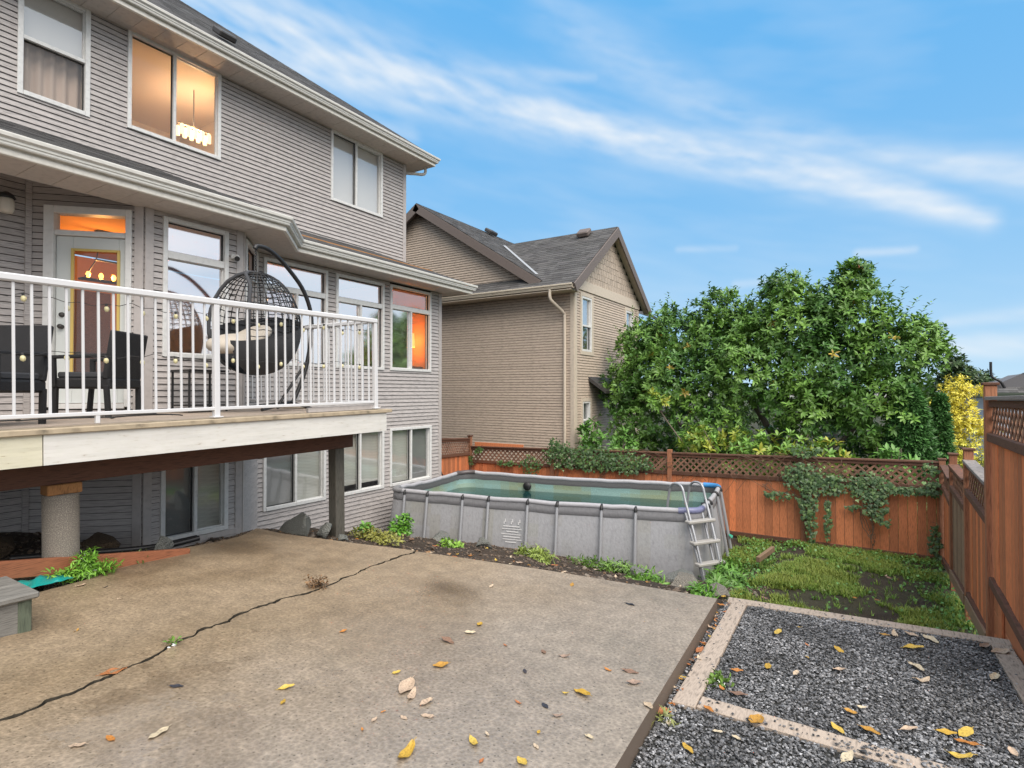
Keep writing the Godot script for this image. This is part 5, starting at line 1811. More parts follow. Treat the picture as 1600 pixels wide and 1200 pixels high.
	for q in [[Vector3(0.70, -0.3, -14.9), 3.15, 0.66, "dense dark green conifer behind the right end of the back fence"], [Vector3(1.27, -0.3, -15.4), 3.0, 0.26, "narrow second conifer squeezed behind the dark conifer, beside the yellow tree"]]:
		var c := thing("conifer", q[3], "conifer", q[0])
		m = MB.new()
		limb(m, r, Vector3.ZERO, Vector3(0, q[1] * 0.9, 0), 0.09, 0.015)
		part(c, "trunk", m.done(), M.bark)
		xf = []
		cs = []
		for i in int(26000 * q[2]):
			var h := r.randf()
			var w := TAU * r.randf()
			var rad: float = q[2] * pow(1.0 - h, 0.55) * r.randf_range(0.72, 1.04) * (1.0 + 0.10 * green.get_noise_2d(w * 4.0, h * 9.0))
			var d := Vector3(cos(w), 0, sin(w))
			var p: Vector3 = d * rad + UP * (0.1 + h * q[1])
			xf.append(Transform3D(aim(d * 0.7 + UP * r.randf_range(-0.25, 0.9) + rand_dir(r) * 0.45, d * 0.6 + UP + rand_dir(r) * 0.5, r.randf_range(0.5, 1.0)), p))
			cs.append(Color(0.07, 0.175, 0.045) * r.randf_range(0.6, 1.6))
		scatter(c, "crown", spray, M.leaf, xf, cs)
	# the yellow tree
	var y := thing("tree", "slender tree with bright yellow autumn leaves behind the right fence corner", "tree", Vector3(2.02, -0.4, -20))
	m = MB.new()
	limb(m, r, Vector3.ZERO, Vector3(0.05, 3.4, 0), 0.05, 0.012)
	for k in 9:
		var h := 0.8 + k * 0.28
		limb(m, r, Vector3(0, h, 0), Vector3(r.randf_range(-0.6, 0.6), h + 0.5, r.randf_range(-0.5, 0.5)), 0.018, 0.006)
	part(y, "trunk", m.done(), M.bark)
	xf = []
	cs = []
	rosettes(r, [[Vector3(0, 3.2, 0), Vector3(0.48, 0.6, 0.4), 300], [Vector3(0.05, 2.5, 0), Vector3(0.72, 0.55, 0.5), 420], [Vector3(0, 1.7, 0), Vector3(0.78, 0.7, 0.55), 480], [Vector3(-0.05, 0.9, 0), Vector3(0.7, 0.65, 0.5), 330], [Vector3(0.5, 3.35, 0), Vector3(0.22, 0.2, 0.2), 40], [Vector3(-0.35, 2.9, 0), Vector3(0.3, 0.25, 0.3), 60], [Vector3(0.62, 2.2, 0), Vector3(0.35, 0.2, 0.3), 60]], 6, 0.5, func(p: Vector3, d: Vector3) -> Color:
		return Color(0.78, 0.69, 0.09).lerp(Color(0.48, 0.58, 0.08), clampf((2.2 - p.y) * 0.5 + 0.5 * green.get_noise_2d(p.x * 4, p.y * 4), 0, 1)), xf, cs, 0.15)
	scatter(y, "crown", leaf, M.leaf, xf, cs)
	# the far dark tree
	var f := thing("tree", "distant dark green tree rising above the yellow tree, left of the far roof", "tree", Vector3(4.7, -0.5, -45))
	m = MB.new()
	limb(m, r, Vector3.ZERO, Vector3(0, 4.6, 0), 0.2, 0.05)
	part(f, "trunk", m.done(), M.bark)
	xf = []
	cs = []
	rosettes(r, [[Vector3(-0.3, 4.9, 0), Vector3(0.8, 1.0, 0.9), 160], [Vector3(0.4, 4.2, 0), Vector3(1.1, 0.9, 1.0), 180], [Vector3(1.3, 3.7, 0), Vector3(0.6, 0.6, 0.6), 80], [Vector3(-0.8, 3.6, 0), Vector3(1.2, 1.2, 1.0), 200], [Vector3(-2.4, 3.0, 0), Vector3(1.5, 1.0, 1.0), 160]], 6, 1.8, func(p: Vector3, d: Vector3) -> Color: return Color(0.055, 0.10, 0.03) * r.randf_range(0.7, 1.3), xf, cs, 0.2)
	scatter(f, "crown", leaf, M.leaf, xf, cs)
	# further trees that close the view low down
	for q in [[Vector3(-9, -1, -48), 4.4, "far green tree behind the big tree, left part"], [Vector3(-2.5, -1, -52), 4.2, "far green tree seen through the big tree's gaps"], [Vector3(12.5, -1, -60), 4.5, "far green tree beyond the distant roof at the right edge"]]:
		var d := thing("tree", q[2], "tree", q[0])
		m = MB.new()
		limb(m, r, Vector3.ZERO, Vector3(0, q[1] * 0.8, 0), 0.25, 0.05)
		part(d, "trunk", m.done(), M.bark)
		xf = []
		cs = []
		rosettes(r, [[Vector3(0, q[1] * 0.6, 0), Vector3(3.4, q[1] * 0.42, 2.0), 420]], 6, 2.4, func(p: Vector3, dd: Vector3) -> Color: return Color(0.06, 0.11, 0.035) * r.randf_range(0.7, 1.3), xf, cs, 0.3)
		scatter(d, "crown", leaf, M.leaf, xf, cs)
	lawn(r)


func lawn(r: RandomNumberGenerator) -> void:
	# grass tufts and clover on the patch between gravel, pool and fences
	var tuft := MB.new()
	tuft.smooth(true)
	for k in 6:
		var w := TAU * k / 6.0 + r.randf()
		var d := Vector3(cos(w), 0, sin(w))
		var s := Vector3(-d.z, 0, d.x) * 0.0045
		var lean := r.randf_range(0.02, 0.075)
		var h := r.randf_range(0.05, 0.11)
		var a := d * 0.01
		var b := a + d * lean * 0.4 + UP * h * 0.65
		var c := a + d * lean + UP * h * r.randf_range(0.7, 1.0)
		tuft.quad(a - s, a + s, b + s * 0.8, b - s * 0.8)
		tuft.tri(b - s * 0.8, b + s * 0.8, c)
	var mesh := tuft.done()
	var patch := noise(0.55, 3, 91)
	var xf := []
	var cs := []
	for i in 46000:
		var p := Vector3(r.randf_range(-2.3, 0.98), 0, r.randf_range(-12.4, -6.0))
		var n := patch.get_noise_2d(p.x, p.z)
		var bare := exp(-(pow((p.x - 0.35) / 0.75, 2) + pow((p.z + 7.6) / 0.8, 2))) + 0.9 * exp(-(pow((p.x + 0.95) / 0.5, 2) + pow((p.z + 8.2) / 0.5, 2))) + 0.7 * exp(-(pow((p.x - 0.1) / 0.6, 2) + pow((p.z + 9.9) / 0.5, 2)))
		if r.randf() > clampf(0.42 + 2.8 * n - bare, 0.015, 1.0) or p.x < -1.5 and p.z > -8.6:
			continue
		if p.z > -6.2 - 0.124 * (p.x + 1.22):
			continue
		p.y = gy(p.x, p.z) - 0.004
		var k := r.randf_range(0.55, 1.25)
		xf.append(Transform3D(Basis.from_euler(Vector3(r.randf_range(-0.2, 0.2), r.randf() * TAU, r.randf_range(-0.2, 0.2))).scaled(Vector3(k, k * r.randf_range(0.6, 1.1), k)), p))
		cs.append(Color(0.13, 0.26, 0.035).lerp(Color(0.24, 0.29, 0.05), clampf(0.5 + n + r.randf_range(-0.4, 0.4), 0, 1)) * r.randf_range(0.7, 1.25))
	scatter(self, "grass", mesh, M.blade, xf, cs)
	var round_leaf := leaf_mesh(0.036, 0.03, 0.2, 0.3)
	xf = []
	cs = []
	for i in 7000:
		var p := Vector3(r.randf_range(-2.2, 0.98), 0, r.randf_range(-12.4, -6.2))
		var edge := maxf(smoothstep(0.30, 0.85, p.x), maxf(smoothstep(-11.3, -12.1, p.z), smoothstep(-1.2, -1.7, p.x)))
		if r.randf() > edge * 0.9 + 0.06 or p.x < -1.6 and p.z > -8.6 or p.z > -6.25 - 0.124 * (p.x + 1.22):
			continue
		p.y = gy(p.x, p.z) + r.randf_range(0.02, 0.10)
		xf.append(Transform3D(aim(rand_dir(r) + UP * 0.3, UP + rand_dir(r) * 0.5, r.randf_range(0.7, 1.5)), p))
		cs.append(Color(0.10, 0.24, 0.05) * r.randf_range(0.6, 1.35))
	scatter(self, "clover", round_leaf, M.leaf, xf, cs)


func climbing_ivy() -> void:
	var r := RandomNumberGenerator.new()
	r.seed = 33
	# a lobed leaf
	var m := MB.new()
	m.smooth(true)
	var out := [Vector2(0, -0.05), Vector2(0.45, -0.1), Vector2(0.62, 0.22), Vector2(0.32, 0.38), Vector2(0.0, 1.0), Vector2(-0.32, 0.38), Vector2(-0.62, 0.22), Vector2(-0.45, -0.1)]
	for i in out.size():
		var a: Vector2 = out[i]
		var b: Vector2 = out[(i + 1) % out.size()]
		m.tri(Vector3(0, 0.2, 0.05), Vector3(a.x, a.y, -0.08 * absf(a.x)), Vector3(b.x, b.y, -0.08 * absf(b.x)))
	var leaf := m.done()
	# [name for the label, patches as (x, y, half width, half height, leaves), stems]
	var plants := [
		["thick dark ivy with dry brown vines over the lattice behind the middle of the pool", [[-6.45, 1.35, 0.5, 0.35, 330], [-5.6, 1.32, 0.75, 0.33, 520], [-4.7, 1.28, 0.6, 0.28, 330], [-7.3, 1.05, 0.35, 0.25, 110], [-6.6, 1.65, 0.15, 0.15, 40]], [[-6.6, 0.2, -6.5, 1.7], [-6.5, 1.5, -4.0, 1.5], [-6.5, 1.1, -4.4, 1.15], [-5.6, 0.6, -5.0, 1.5]]],
		["ivy hanging over the fence and down past the post right of the pool ladder", [[-1.15, 1.25, 0.35, 0.28, 300], [-0.75, 1.15, 0.4, 0.22, 260], [-1.05, 0.75, 0.18, 0.4, 210], [-1.0, 0.30, 0.10, 0.35, 90], [-1.55, 0.85, 0.3, 0.10, 60], [-1.1, 1.75, 0.3, 0.14, 70]], [[-1.1, -0.05, -1.15, 1.7], [-1.9, 1.0, -1.1, 0.75], [-1.1, 1.5, 0.2, 1.35], [-2.4, 1.5, -1.1, 1.6]]],
		["ivy clump hanging to a point halfway down the boards near the fence's right end", [[-0.05, 1.15, 0.38, 0.28, 330], [0.05, 0.80, 0.2, 0.25, 160], [-0.3, 0.75, 0.15, 0.06, 24], [0.2, 0.52, 0.12, 0.08, 20]], [[0.0, 0.0, 0.0, 0.9], [0.02, 0.1, -0.25, 0.8], [-0.1, 1.3, 0.5, 1.5]]],
		["thin line of ivy along the lattice's lower rail at the fence's far right", [[0.55, 1.13, 0.42, 0.08, 150], [0.9, 1.2, 0.15, 0.14, 70], [0.85, 1.55, 0.14, 0.12, 40]], [[0.3, 1.2, 1.0, 1.15]]],
		["short ivy shoot growing up two boards of the back fence, right of the post", [[-0.72, 0.45, 0.07, 0.42, 75]], [[-0.72, -0.05, -0.70, 0.85]]],
		["ivy sprig at the fence corner post by the grass", [[0.93, 0.25, 0.10, 0.34, 90]], [[0.95, -0.05, 0.92, 0.55]]],
		["small leafy sprigs on the dark lattice near the back fence's left end", [[-8.9, 1.35, 0.14, 0.10, 40], [-9.2, 1.05, 0.12, 0.14, 36], [-8.0, 1.05, 0.3, 0.08, 50]], [[-9.2, 0.8, -8.8, 1.4], [-8.4, 0.95, -7.7, 1.1]]],
	]
	for q in plants:
		var c: Array = q[1][0]
		var v := thing("ivy", q[0], "ivy", Vector3(c[0], -0.1, -12.42))
		var o := v.position
		m = MB.new()
		for s in q[2]:
			for k in 3:
				var pts := []
				for i in 9:
					var t := i / 8.0
					pts.append(Vector3(lerpf(s[0], s[2], t) + r.randf_range(-0.05, 0.05), lerpf(s[1], s[3], t) + r.randf_range(-0.05, 0.05) + 0.08 * sin(t * 9.0 + k), -12.42 + r.randf_range(0, 0.05)) - o)
				m.tube(pts, [0.004 + 0.004 * r.randf()], 5)
		part(v, "vine", m.done(), M.vine)
		var xf := []
		var cs := []
		for p in q[1]:
			for i in p[4]:
				var a := r.randf() * TAU
				var d := sqrt(r.randf()) * r.randf_range(0.7, 1.1)
				var at := Vector3(p[0] + cos(a) * d * p[2], p[1] + sin(a) * d * p[3], -12.40 + r.randf_range(0.0, 0.10))
				xf.append(Transform3D(aim(Vector3(r.randf_range(-0.7, 0.7), -1, 0.35), Vector3(0, 0.45, 1) + rand_dir(r) * 0.5, r.randf_range(0.035, 0.068)), at - o))
				cs.append(Color(0.045, 0.10, 0.030).lerp(Color(0.13, 0.22, 0.06), pow(r.randf(), 2.2)) * r.randf_range(0.75, 1.25))
		scatter(v, "foliage", leaf, M.leaf, xf, cs)
	# a dry tangle of bare vines over the lattice
	var dry := thing("dry_vines", "tangle of bare brown vines over the lattice between pool ladder and post", "vine", Vector3(-2.4, 1.3, -12.42))
	m = MB.new()
	for k in 46:
		var x := r.randf_range(-4.2, -0.4)
		var pts := []
		var d := Vector3(r.randf_range(-0.12, 0.12), r.randf_range(-0.08, 0.05), 0)
		var p := Vector3(x, r.randf_range(1.25, 1.7), -12.43)
		for i in 8:
			pts.append(p - dry.position)
			d += Vector3(r.randf_range(-0.05, 0.05), r.randf_range(-0.05, 0.03), 0)
			p += d * 0.7
			p.z = -12.43 + r.randf_range(0.0, 0.05)
		m.tube(pts, [0.0045], 5)
	part(dry, "vine", m.done(), M.vine)


# ------------------------------------------------------------------ things on the deck and indoors
func armchair(label: String, at: Vector3, turn: float) -> Node3D:
	var t := thing("wicker_armchair", label, "armchair", at, turn, "wicker armchairs on the deck")
	bx(t, "seat", M.wicker, Vector3(0, 0.34, 0), Vector3(0.56, 0.11, 0.54), 0.02)
	bx(t, "seat_cushion", M.cloth_dark, Vector3(0, 0.425, 0.01), Vector3(0.50, 0.06, 0.48), 0.02)
	bx(t, "backrest", M.wicker, Vector3(0, 0.63, -0.27), Vector3(0.58, 0.50, 0.05), 0.02, Basis.from_euler(Vector3(-0.16, 0, 0)))
	for s in [-1.0, 1.0]:
		beam(t, "armrest", M.wicker, Vector3(0.29 * s, 0.62, -0.26), Vector3(0.29 * s, 0.60, 0.28), 0.05, 0.035, 0.008)
		beam(t, "arm_support", M.wicker, Vector3(0.29 * s, 0.60, 0.26), Vector3(0.285 * s, 0.30, 0.25), 0.045, 0.045, 0.006)
		for z in [-0.24, 0.25]:
			beam(t, "leg", M.wicker, Vector3(0.265 * s, 0.32, z), Vector3(0.25 * s, 0.0, z * 1.06), 0.045, 0.045, 0.006)
	return t


func deck_things() -> void:
	var floor_y := 2.665
	armchair("dark wicker armchair at the left end of the deck, seen from behind its railing", Vector3(-6.15, floor_y - 0.06, -1.62), 0.6)
	armchair("dark wicker armchair standing in front of the orange lit deck door", Vector3(-6.85, floor_y - 0.02, -2.70), -0.95)
	var tb := thing("side_table", "low black metal side table on the deck under the big bay window", "table", Vector3(-7.0, floor_y - 0.01, -3.84))
	bx(tb, "table_top", M.dark_metal, Vector3(0, 0.50, 0), Vector3(0.42, 0.025, 0.50), 0.006)
	for sx in [-1.0, 1.0]:
		for sz in [-1.0, 1.0]:
			bx(tb, "leg", M.dark_metal, Vector3(0.19 * sx, 0.245, 0.23 * sz), Vector3(0.022, 0.485, 0.022), 0.003)
	bx(tb, "shelf", M.dark_metal, Vector3(0, 0.08, 0), Vector3(0.40, 0.018, 0.46), 0.004)
	# the hanging egg chair
	var e := thing("hanging_chair", "dark hanging egg chair with tan cushion on a curved stand on the deck", "hanging chair", Vector3(-6.3, floor_y, -4.28))
	var b := Vector3(-0.02, 0, -0.42)
	pipe(e, "stand", M.dark_metal, curve([b + Vector3(0.0, 0.06, 0.05), b + Vector3(-0.02, 0.55, -0.18), b + Vector3(-0.02, 1.15, -0.27), b + Vector3(-0.02, 1.55, -0.15), b + Vector3(-0.01, 1.85, 0.14), Vector3(0, 1.99, -0.03), Vector3(0, 2.01, 0.13), Vector3(0, 1.97, 0.17)], 6), 0.027, 12)
	for k in 4:
		var w := PI / 4 + k * PI / 2
		pipe(e, "foot", M.dark_metal, [Vector3(0, 0.10, -0.35), Vector3(0.48 * cos(w), 0.025, -0.05 + 0.48 * sin(w))], 0.02, 8)
	pipe(e, "brace", M.dark_metal, [b + Vector3(-0.02, 0.62, -0.18), Vector3(0.05, 0.06, -0.12)], 0.018, 8)
	var top := Vector3(0, 1.68, 0.15)
	var ch := MB.new()
	for k in 9:  # chain links
		var c := Vector3(0, 1.96 - k * 0.032, 0.16)
		var ring := []
		for i in 8:
			var w := TAU * i / 8
			var d := Vector3(1, 0, 0) if k % 2 else Vector3(0, 0, 1)
			ring.append(c + d * cos(w) * 0.011 + UP * sin(w) * 0.022)
		ch.tube(ring, [0.0045], 5, true)
	part(e, "chain", ch.done(), M.dark_metal)
	# basket: an egg open towards the yard's left; meridians and rings as strands
	var mid := Vector3(0, 1.02, 0.15)
	var open_dir := Vector3(0.12, 0, 1.0)
	var egg := func(lat: float, lon: float) -> Vector3:  # lat 0 at the top, 1 at the bottom
		var w := PI * clampf(lat, 0.0, 1.0)
		var y := 0.04 + 0.62 * cos(w)
		var r := 0.51 * pow(maxf(sin(w), 0.0), 0.92) * (1.0 - 0.07 * cos(w))
		return mid + Vector3(cos(lon) * r, y, sin(lon) * r)
	var base := atan2(open_dir.z, open_dir.x)
	var half := 0.72  # half the opening's angle
	var st := MB.new()
	for k in 27:
		var lon := base + half + (TAU - 2 * half) * k / 26.0
		var pts := []
		for i in 15:
			pts.append(egg.call(0.02 + 0.56 * i / 14.0, lon))
		st.tube(pts, [0.006], 5)
	for j in 15:
		var lat := 0.05 + 0.55 * j / 14.0
		var pts := []
		var h2 := half * smoothstep(0.0, 0.25, lat)
		for i in 33:
			pts.append(egg.call(lat + 0.006 * (i % 2), base + h2 + (TAU - 2 * h2) * i / 32.0))
		st.tube(pts, [0.006], 5)
	kind(part(e, "wicker_strands", st.done(), M.dark_metal), "stuff")
	for s in [-1.0, 1.0]:
		var pts := []
		for i in 13:
			var lat := i / 12.0 * 0.85
			pts.append(egg.call(lat, base + s * half * smoothstep(0.0, 0.3, lat)))
		pipe(e, "basket_frame", M.cloth_dark, pts, 0.021, 10)
	var cv := MB.new()
	cv.smooth(true)
	var shell := func(i: int, j: int) -> Vector3:
		var lon := base + 0.30 + (TAU - 0.60) * i / 28.0
		var rim := 0.53 + 0.10 * cos(lon - base + 0.5)
		var lat := lerpf(rim, 1.0, j / 9.0)
		var p: Vector3 = egg.call(lat, lon)
		return mid + (p - mid) * 1.015
	for i in 28:
		for j in 9:
			cv.quad(shell.call(i, j), shell.call(i, j + 1), shell.call(i + 1, j + 1), shell.call(i + 1, j))
	part(e, "cover", cv.done(), M.cloth_dark)
	var cu := MB.new()
	var puff := func(c: Vector3, r: Vector3, turn: Basis) -> void:
		var prof := []
		for i in 11:
			var w := -PI / 2 + PI * i / 10.0
			prof.append(Vector2(maxf(pow(absf(cos(w)), 0.6), 0.001), sin(w)))
		cu.lathe(prof, Transform3D(turn * Basis.from_scale(r), c), 20)
	puff.call(mid + Vector3(-0.02, -0.22, 0.30), Vector3(0.27, 0.10, 0.27), Basis.from_euler(Vector3(0.25, 0.2, -0.1)))
	puff.call(mid + Vector3(0.0, -0.14, 0.08), Vector3(0.27, 0.08, 0.27), Basis.from_euler(Vector3(0.6, 0.3, 0.1)))
	part(e, "cushion", cu.done(), M.cloth_tan)
	var cb := thing("cable", "black cable lying in loose loops on the deck floor near its left end", "cable", Vector3(-5.5, 2.665, -1.7))
	for k in 3:
		var pts := []
		for i in 26:
			var t := i / 25.0
			pts.append(Vector3(0.12 * sin(t * 13.0 + k * 2.0) - 0.05 * k, 0.008 + 0.012 * k + 0.014 * absf(sin(t * 9.0 + k)), lerpf(0.5, -1.1, t) + 0.10 * cos(t * 17.0 + k)))
		pipe(cb, "cord", M.gasket, curve(pts, 2), 0.006, 6)
	# string lights along the railing, two strands
	var bulb := MB.new()
	bulb.lathe([Vector2(0.001, -0.045), Vector2(0.014, -0.038), Vector2(0.0185, -0.022), Vector2(0.015, -0.008), Vector2(0.008, 0.0)], Transform3D(), 10)
	var bm := bulb.done()
	var sock := MB.new()
	sock.lathe([Vector2(0.009, -0.002), Vector2(0.010, 0.02), Vector2(0.001, 0.022)], Transform3D(), 8)
	var sk := sock.done()
	var glass := mat(lin(0.72, 0.66, 0.38), 0.25)
	for row in 2:
		var y0 := 3.68 if row == 0 else 3.27
		var s := thing("string_lights", ["strand of small pale bulbs hung just under the deck railing's top rail", "second strand of small pale bulbs sagging halfway down the deck railing"][row], "string lights", Vector3(-5.17, y0, -3.2), 0.0, "string lights on the deck railing")
		var pts := []
		for i in 61:
			var z := lerpf(-4.95, 0.4, i / 60.0)
			var y := y0 - 0.0158 * (z + 4.95) - 0.035 * absf(sin(i * 0.42 + row)) - (0.02 if i % 2 else 0.0)
			pts.append(Vector3(-0.03 + 0.008 * sin(i * 1.7), y - y0, z + 3.2))
		pipe(s, "cable", M.gasket, pts, 0.0028, 5)
		for i in range(2, 60, 3):
			var o := part(s, "bulb", bm, glass, Transform3D(Basis.from_euler(Vector3(0.15 * sin(i * 2.0), 0, 0.12 * cos(i * 3.0))), pts[i] - UP * 0.02))
			part(o, "socket", sk, M.gasket)


func indoor_things() -> void:
	# pendant in the dining room, behind the deck door
	var p := thing("pendant_light", "lit black frame pendant with glowing bulbs seen through the deck door", "pendant lamp", Vector3(-10.5, 4.70, -4.24))
	for s in [-0.16, 0.16]:
		pipe(p, "rod", M.dark_metal, [Vector3(0, 0.80, s * 0.5), Vector3(0, 0.32, s)], 0.008, 6)
		pipe(p, "rod", M.dark_metal, [Vector3(0, 0.32, s), Vector3(0, 0.0, s * 2.0)], 0.01, 6)
	bx(p, "canopy", M.dark_metal, Vector3(0, 0.80, 0), Vector3(0.14, 0.03, 0.34), 0.01)
	bx(p, "frame", M.dark_metal, Vector3(0, 0.32, 0), Vector3(0.03, 0.03, 0.36), 0.004)
	bx(p, "frame", M.dark_metal, Vector3(0, -0.01, 0), Vector3(0.16, 0.03, 0.76), 0.006)
	var bulb := MB.new()
	bulb.lathe([Vector2(0.012, 0.0), Vector2(0.03, 0.035), Vector2(0.034, 0.065), Vector2(0.018, 0.10), Vector2(0.001, 0.108)], Transform3D(), 12)
	var bm := bulb.done()
	var hot := glow(Color(1.0, 0.66, 0.28), 2.2)
	for k in 4:
		part(p, "bulb", bm, hot, Transform3D(Basis(), Vector3(0, 0.01, -0.27 + 0.18 * k)))
	lamp(Vector3(-10.5, 4.76, -4.15), Color(1.0, 0.70, 0.38), 0.75, 0.06)
	lamp(Vector3(-10.3, 4.76, -6.9), Color(1.0, 0.72, 0.42), 0.6, 0.06)
	# wall light seen past the hanging chair
	var w := thing("pendant_light", "small glowing round lamp seen through the window behind the hanging chair", "pendant lamp", Vector3(-10.3, 4.76, -6.9))
	pipe(w, "cord", M.dark_metal, [Vector3(0, 0.74, 0), Vector3(0, 0.1, 0)], 0.006, 6)
	var gl := MB.new()
	gl.lathe([Vector2(0.001, -0.1), Vector2(0.07, -0.07), Vector2(0.10, 0.0), Vector2(0.07, 0.07), Vector2(0.001, 0.1)], Transform3D(), 16)
	part(w, "globe", gl.done(), glow(Color(1.0, 0.75, 0.42), 1.2))
	# table lamp by the last window
	var t := thing("table_lamp", "lit table lamp with a cream drum shade inside the last main floor window", "table lamp", Vector3(-8.72, 3.46, -9.42))
	var st := MB.new()
	st.lathe([Vector2(0.09, 0.0), Vector2(0.085, 0.02), Vector2(0.04, 0.05), Vector2(0.06, 0.20), Vector2(0.03, 0.38), Vector2(0.012, 0.42)], Transform3D(), 16)
	part(t, "lamp_base", st.done(), M.stone)
	var sh := MB.new()
	sh.lathe([Vector2(0.15, 0.43), Vector2(0.13, 0.74)], Transform3D(), 24)
	part(t, "lamp_shade", sh.done(), glow(Color(1.0, 0.76, 0.42), 0.32))
	lamp(Vector3(-8.72, 4.04, -9.42), Color(1.0, 0.72, 0.42), 0.10, 0.05)
	var sill := thing("console_table", "small dark table inside the last main floor window, carrying the lamp", "table", Vector3(-8.72, 2.74, -9.35))
	bx(sill, "table_top", M.rail_wood[0], Vector3(0, 0.70, 0), Vector3(0.5, 0.035, 0.55), 0.004)
	for q in [[-0.22, -0.24], [0.22, -0.24], [-0.22, 0.24], [0.22, 0.24]]:
		bx(sill, "leg", M.rail_wood[0], Vector3(q[0], 0.34, q[1]), Vector3(0.04, 0.68, 0.04), 0.003)
	# chandelier in the lit upper room
	var c := thing("chandelier", "glowing multi bulb chandelier inside the lit upper window", "chandelier", Vector3(-10.6, 7.68, -5.66))
	pipe(c, "rod", M.tube, [Vector3(0, 0.84, 0), Vector3(0, 0.12, 0)], 0.01, 6)
	beam(c, "bar", M.tube, Vector3(0, 0.12, 0.28), Vector3(0, 0.12, -0.28), 0.03, 0.02)
	var jar := MB.new()
	jar.lathe([Vector2(0.001, -0.10), Vector2(0.035, -0.09), Vector2(0.038, 0.05), Vector2(0.02, 0.09)], Transform3D(), 12)
	var jm := jar.done()
	var gm := glow(Color(1.0, 0.86, 0.62), 0.75)
	for k in 5:
		for s in [-1.0, 1.0]:
			part(c, "shade", jm, gm, Transform3D(Basis(), Vector3(0.07 * s, 0.0, -0.25 + 0.125 * k)))
	lamp(Vector3(-10.6, 7.70, -5.66), Color(1.0, 0.80, 0.60), 0.85, 0.08)
	# a curtain in the first upper window, a plant and a table downstairs
	var cur := thing("curtain", "beige curtain hanging inside the upper left window", "curtain", Vector3(-9.50, 6.9, -3.10))
	var cm := MB.new()
	cm.smooth(true)
	for i in 30:
		var a := i / 30.0
		var d := (i + 1) / 30.0
		cm.quad(Vector3(0.03 * sin(a * 40), -0.2, 0.42 - a * 0.9), Vector3(0.03 * sin(d * 40), -0.2, 0.42 - d * 0.9), Vector3(0.03 * sin(d * 40), 1.4, 0.42 - d * 0.9), Vector3(0.03 * sin(a * 40), 1.4, 0.42 - a * 0.9))
	part(cur, "cloth", cm.done(), mat(lin(0.46, 0.36, 0.29), 0.9))
	var tb := thing("dining_table", "dark dining table indoors behind the deck door", "table", Vector3(-10.3, 2.73, -4.1))
	bx(tb, "table_top", M.rail_wood[0], Vector3(0, 0.74, 0), Vector3(0.95, 0.04, 1.7), 0.005)
	for q in [[-0.4, -0.75], [0.4, -0.75], [-0.4, 0.75], [0.4, 0.75]]:
		bx(tb, "leg", M.rail_wood[0], Vector3(q[0], 0.36, q[1]), Vector3(0.07, 0.72, 0.07), 0.004)
	var pl := thing("potted_plant", "leafy pot plant on the sill of the last main floor window", "pot plant", Vector3(-8.52, 3.34, -8.72))
	var pot := MB.new()
	pot.lathe([Vector2(0.06, 0.0), Vector2(0.085, 0.13), Vector2(0.075, 0.13), Vector2(0.001, 0.11)], Transform3D(), 14)
	part(pl, "pot", pot.done(), M.stone)
	var r := RandomNumberGenerator.new()
	r.seed = 3
	var xf := []
	var cs := []
	rosettes(r, [[Vector3(0, 0.24, 0), Vector3(0.14, 0.14, 0.18), 22]], 5, 0.5, func(q: Vector3, d: Vector3) -> Color: return Color(0.07, 0.13, 0.05), xf, cs, 0.1)
	scatter(pl, "foliage", leaf_mesh(0.15, 0.075, 0.35, 0.15), M.leaf, xf, cs)


func lamp(at: Vector3, c: Color, e: float, size: float) -> void:
	var l := OmniLight3D.new()
	l.name = numbered("lamp_light")
	l.light_color = c
	l.light_energy = e
	l.light_size = size
	l.omni_range = 14.0
	l.omni_attenuation = 2.0
	l.shadow_enabled = true
	l.position = at
	add_child(l)


# ------------------------------------------------------------------ things in the yard
func rock_mesh(sd: int, s: Vector3) -> ArrayMesh:
	var n := noise(0.9, 3, sd)
	var sp := SphereMesh.new()
	sp.radial_segments = 16
	sp.rings = 10
	var a := sp.get_mesh_arrays()
	var v: PackedVector3Array = a[Mesh.ARRAY_VERTEX]
	var idx: PackedInt32Array = a[Mesh.ARRAY_INDEX]
	var r := RandomNumberGenerator.new()
	r.seed = sd
	var cuts := []
	for i in 13:
		cuts.append([rand_dir(r), r.randf_range(0.32, 0.68)])
	var w := []
	for p in v:
		var q := p * 2.0
		for c in cuts:
			var over: float = q.dot(c[0]) - c[1]
			if over > 0:
				q -= c[0] * over * 0.92
		q *= 1.0 + 0.13 * n.get_noise_3dv(q * 1.8) + 0.05 * n.get_noise_3dv(q * 6.0)
		w.append(q * s)
	var m := MB.new()
	for i in range(0, idx.size(), 3):
		m.tri(w[idx[i]], w[idx[i + 2]], w[idx[i + 1]])
	return m.done()


func weed(called: String, label: String, at: Vector3, blobs: Array, leaf: Mesh, size: float, c: Color, sd: int, stems := 8) -> void:
	var r := RandomNumberGenerator.new()
	r.seed = sd
	var w := thing(called, label, "weed", at)
	var m := MB.new()
	for k in stems:
		var b: Array = blobs[k % blobs.size()]
		limb(m, r, rand_dir(r) * Vector3(0.03, 0, 0.03), b[0] + rand_dir(r) * b[1] * 0.5, 0.004, 0.002)
	part(w, "stem", m.done(), M.blade if c.g > c.r else M.vine)
	var xf := []
	var cs := []
	rosettes(r, blobs, 5, size, func(p: Vector3, d: Vector3) -> Color: return c * r.randf_range(0.7, 1.3), xf, cs, 0.1)
	scatter(w, "foliage", leaf, M.leaf, xf, cs)


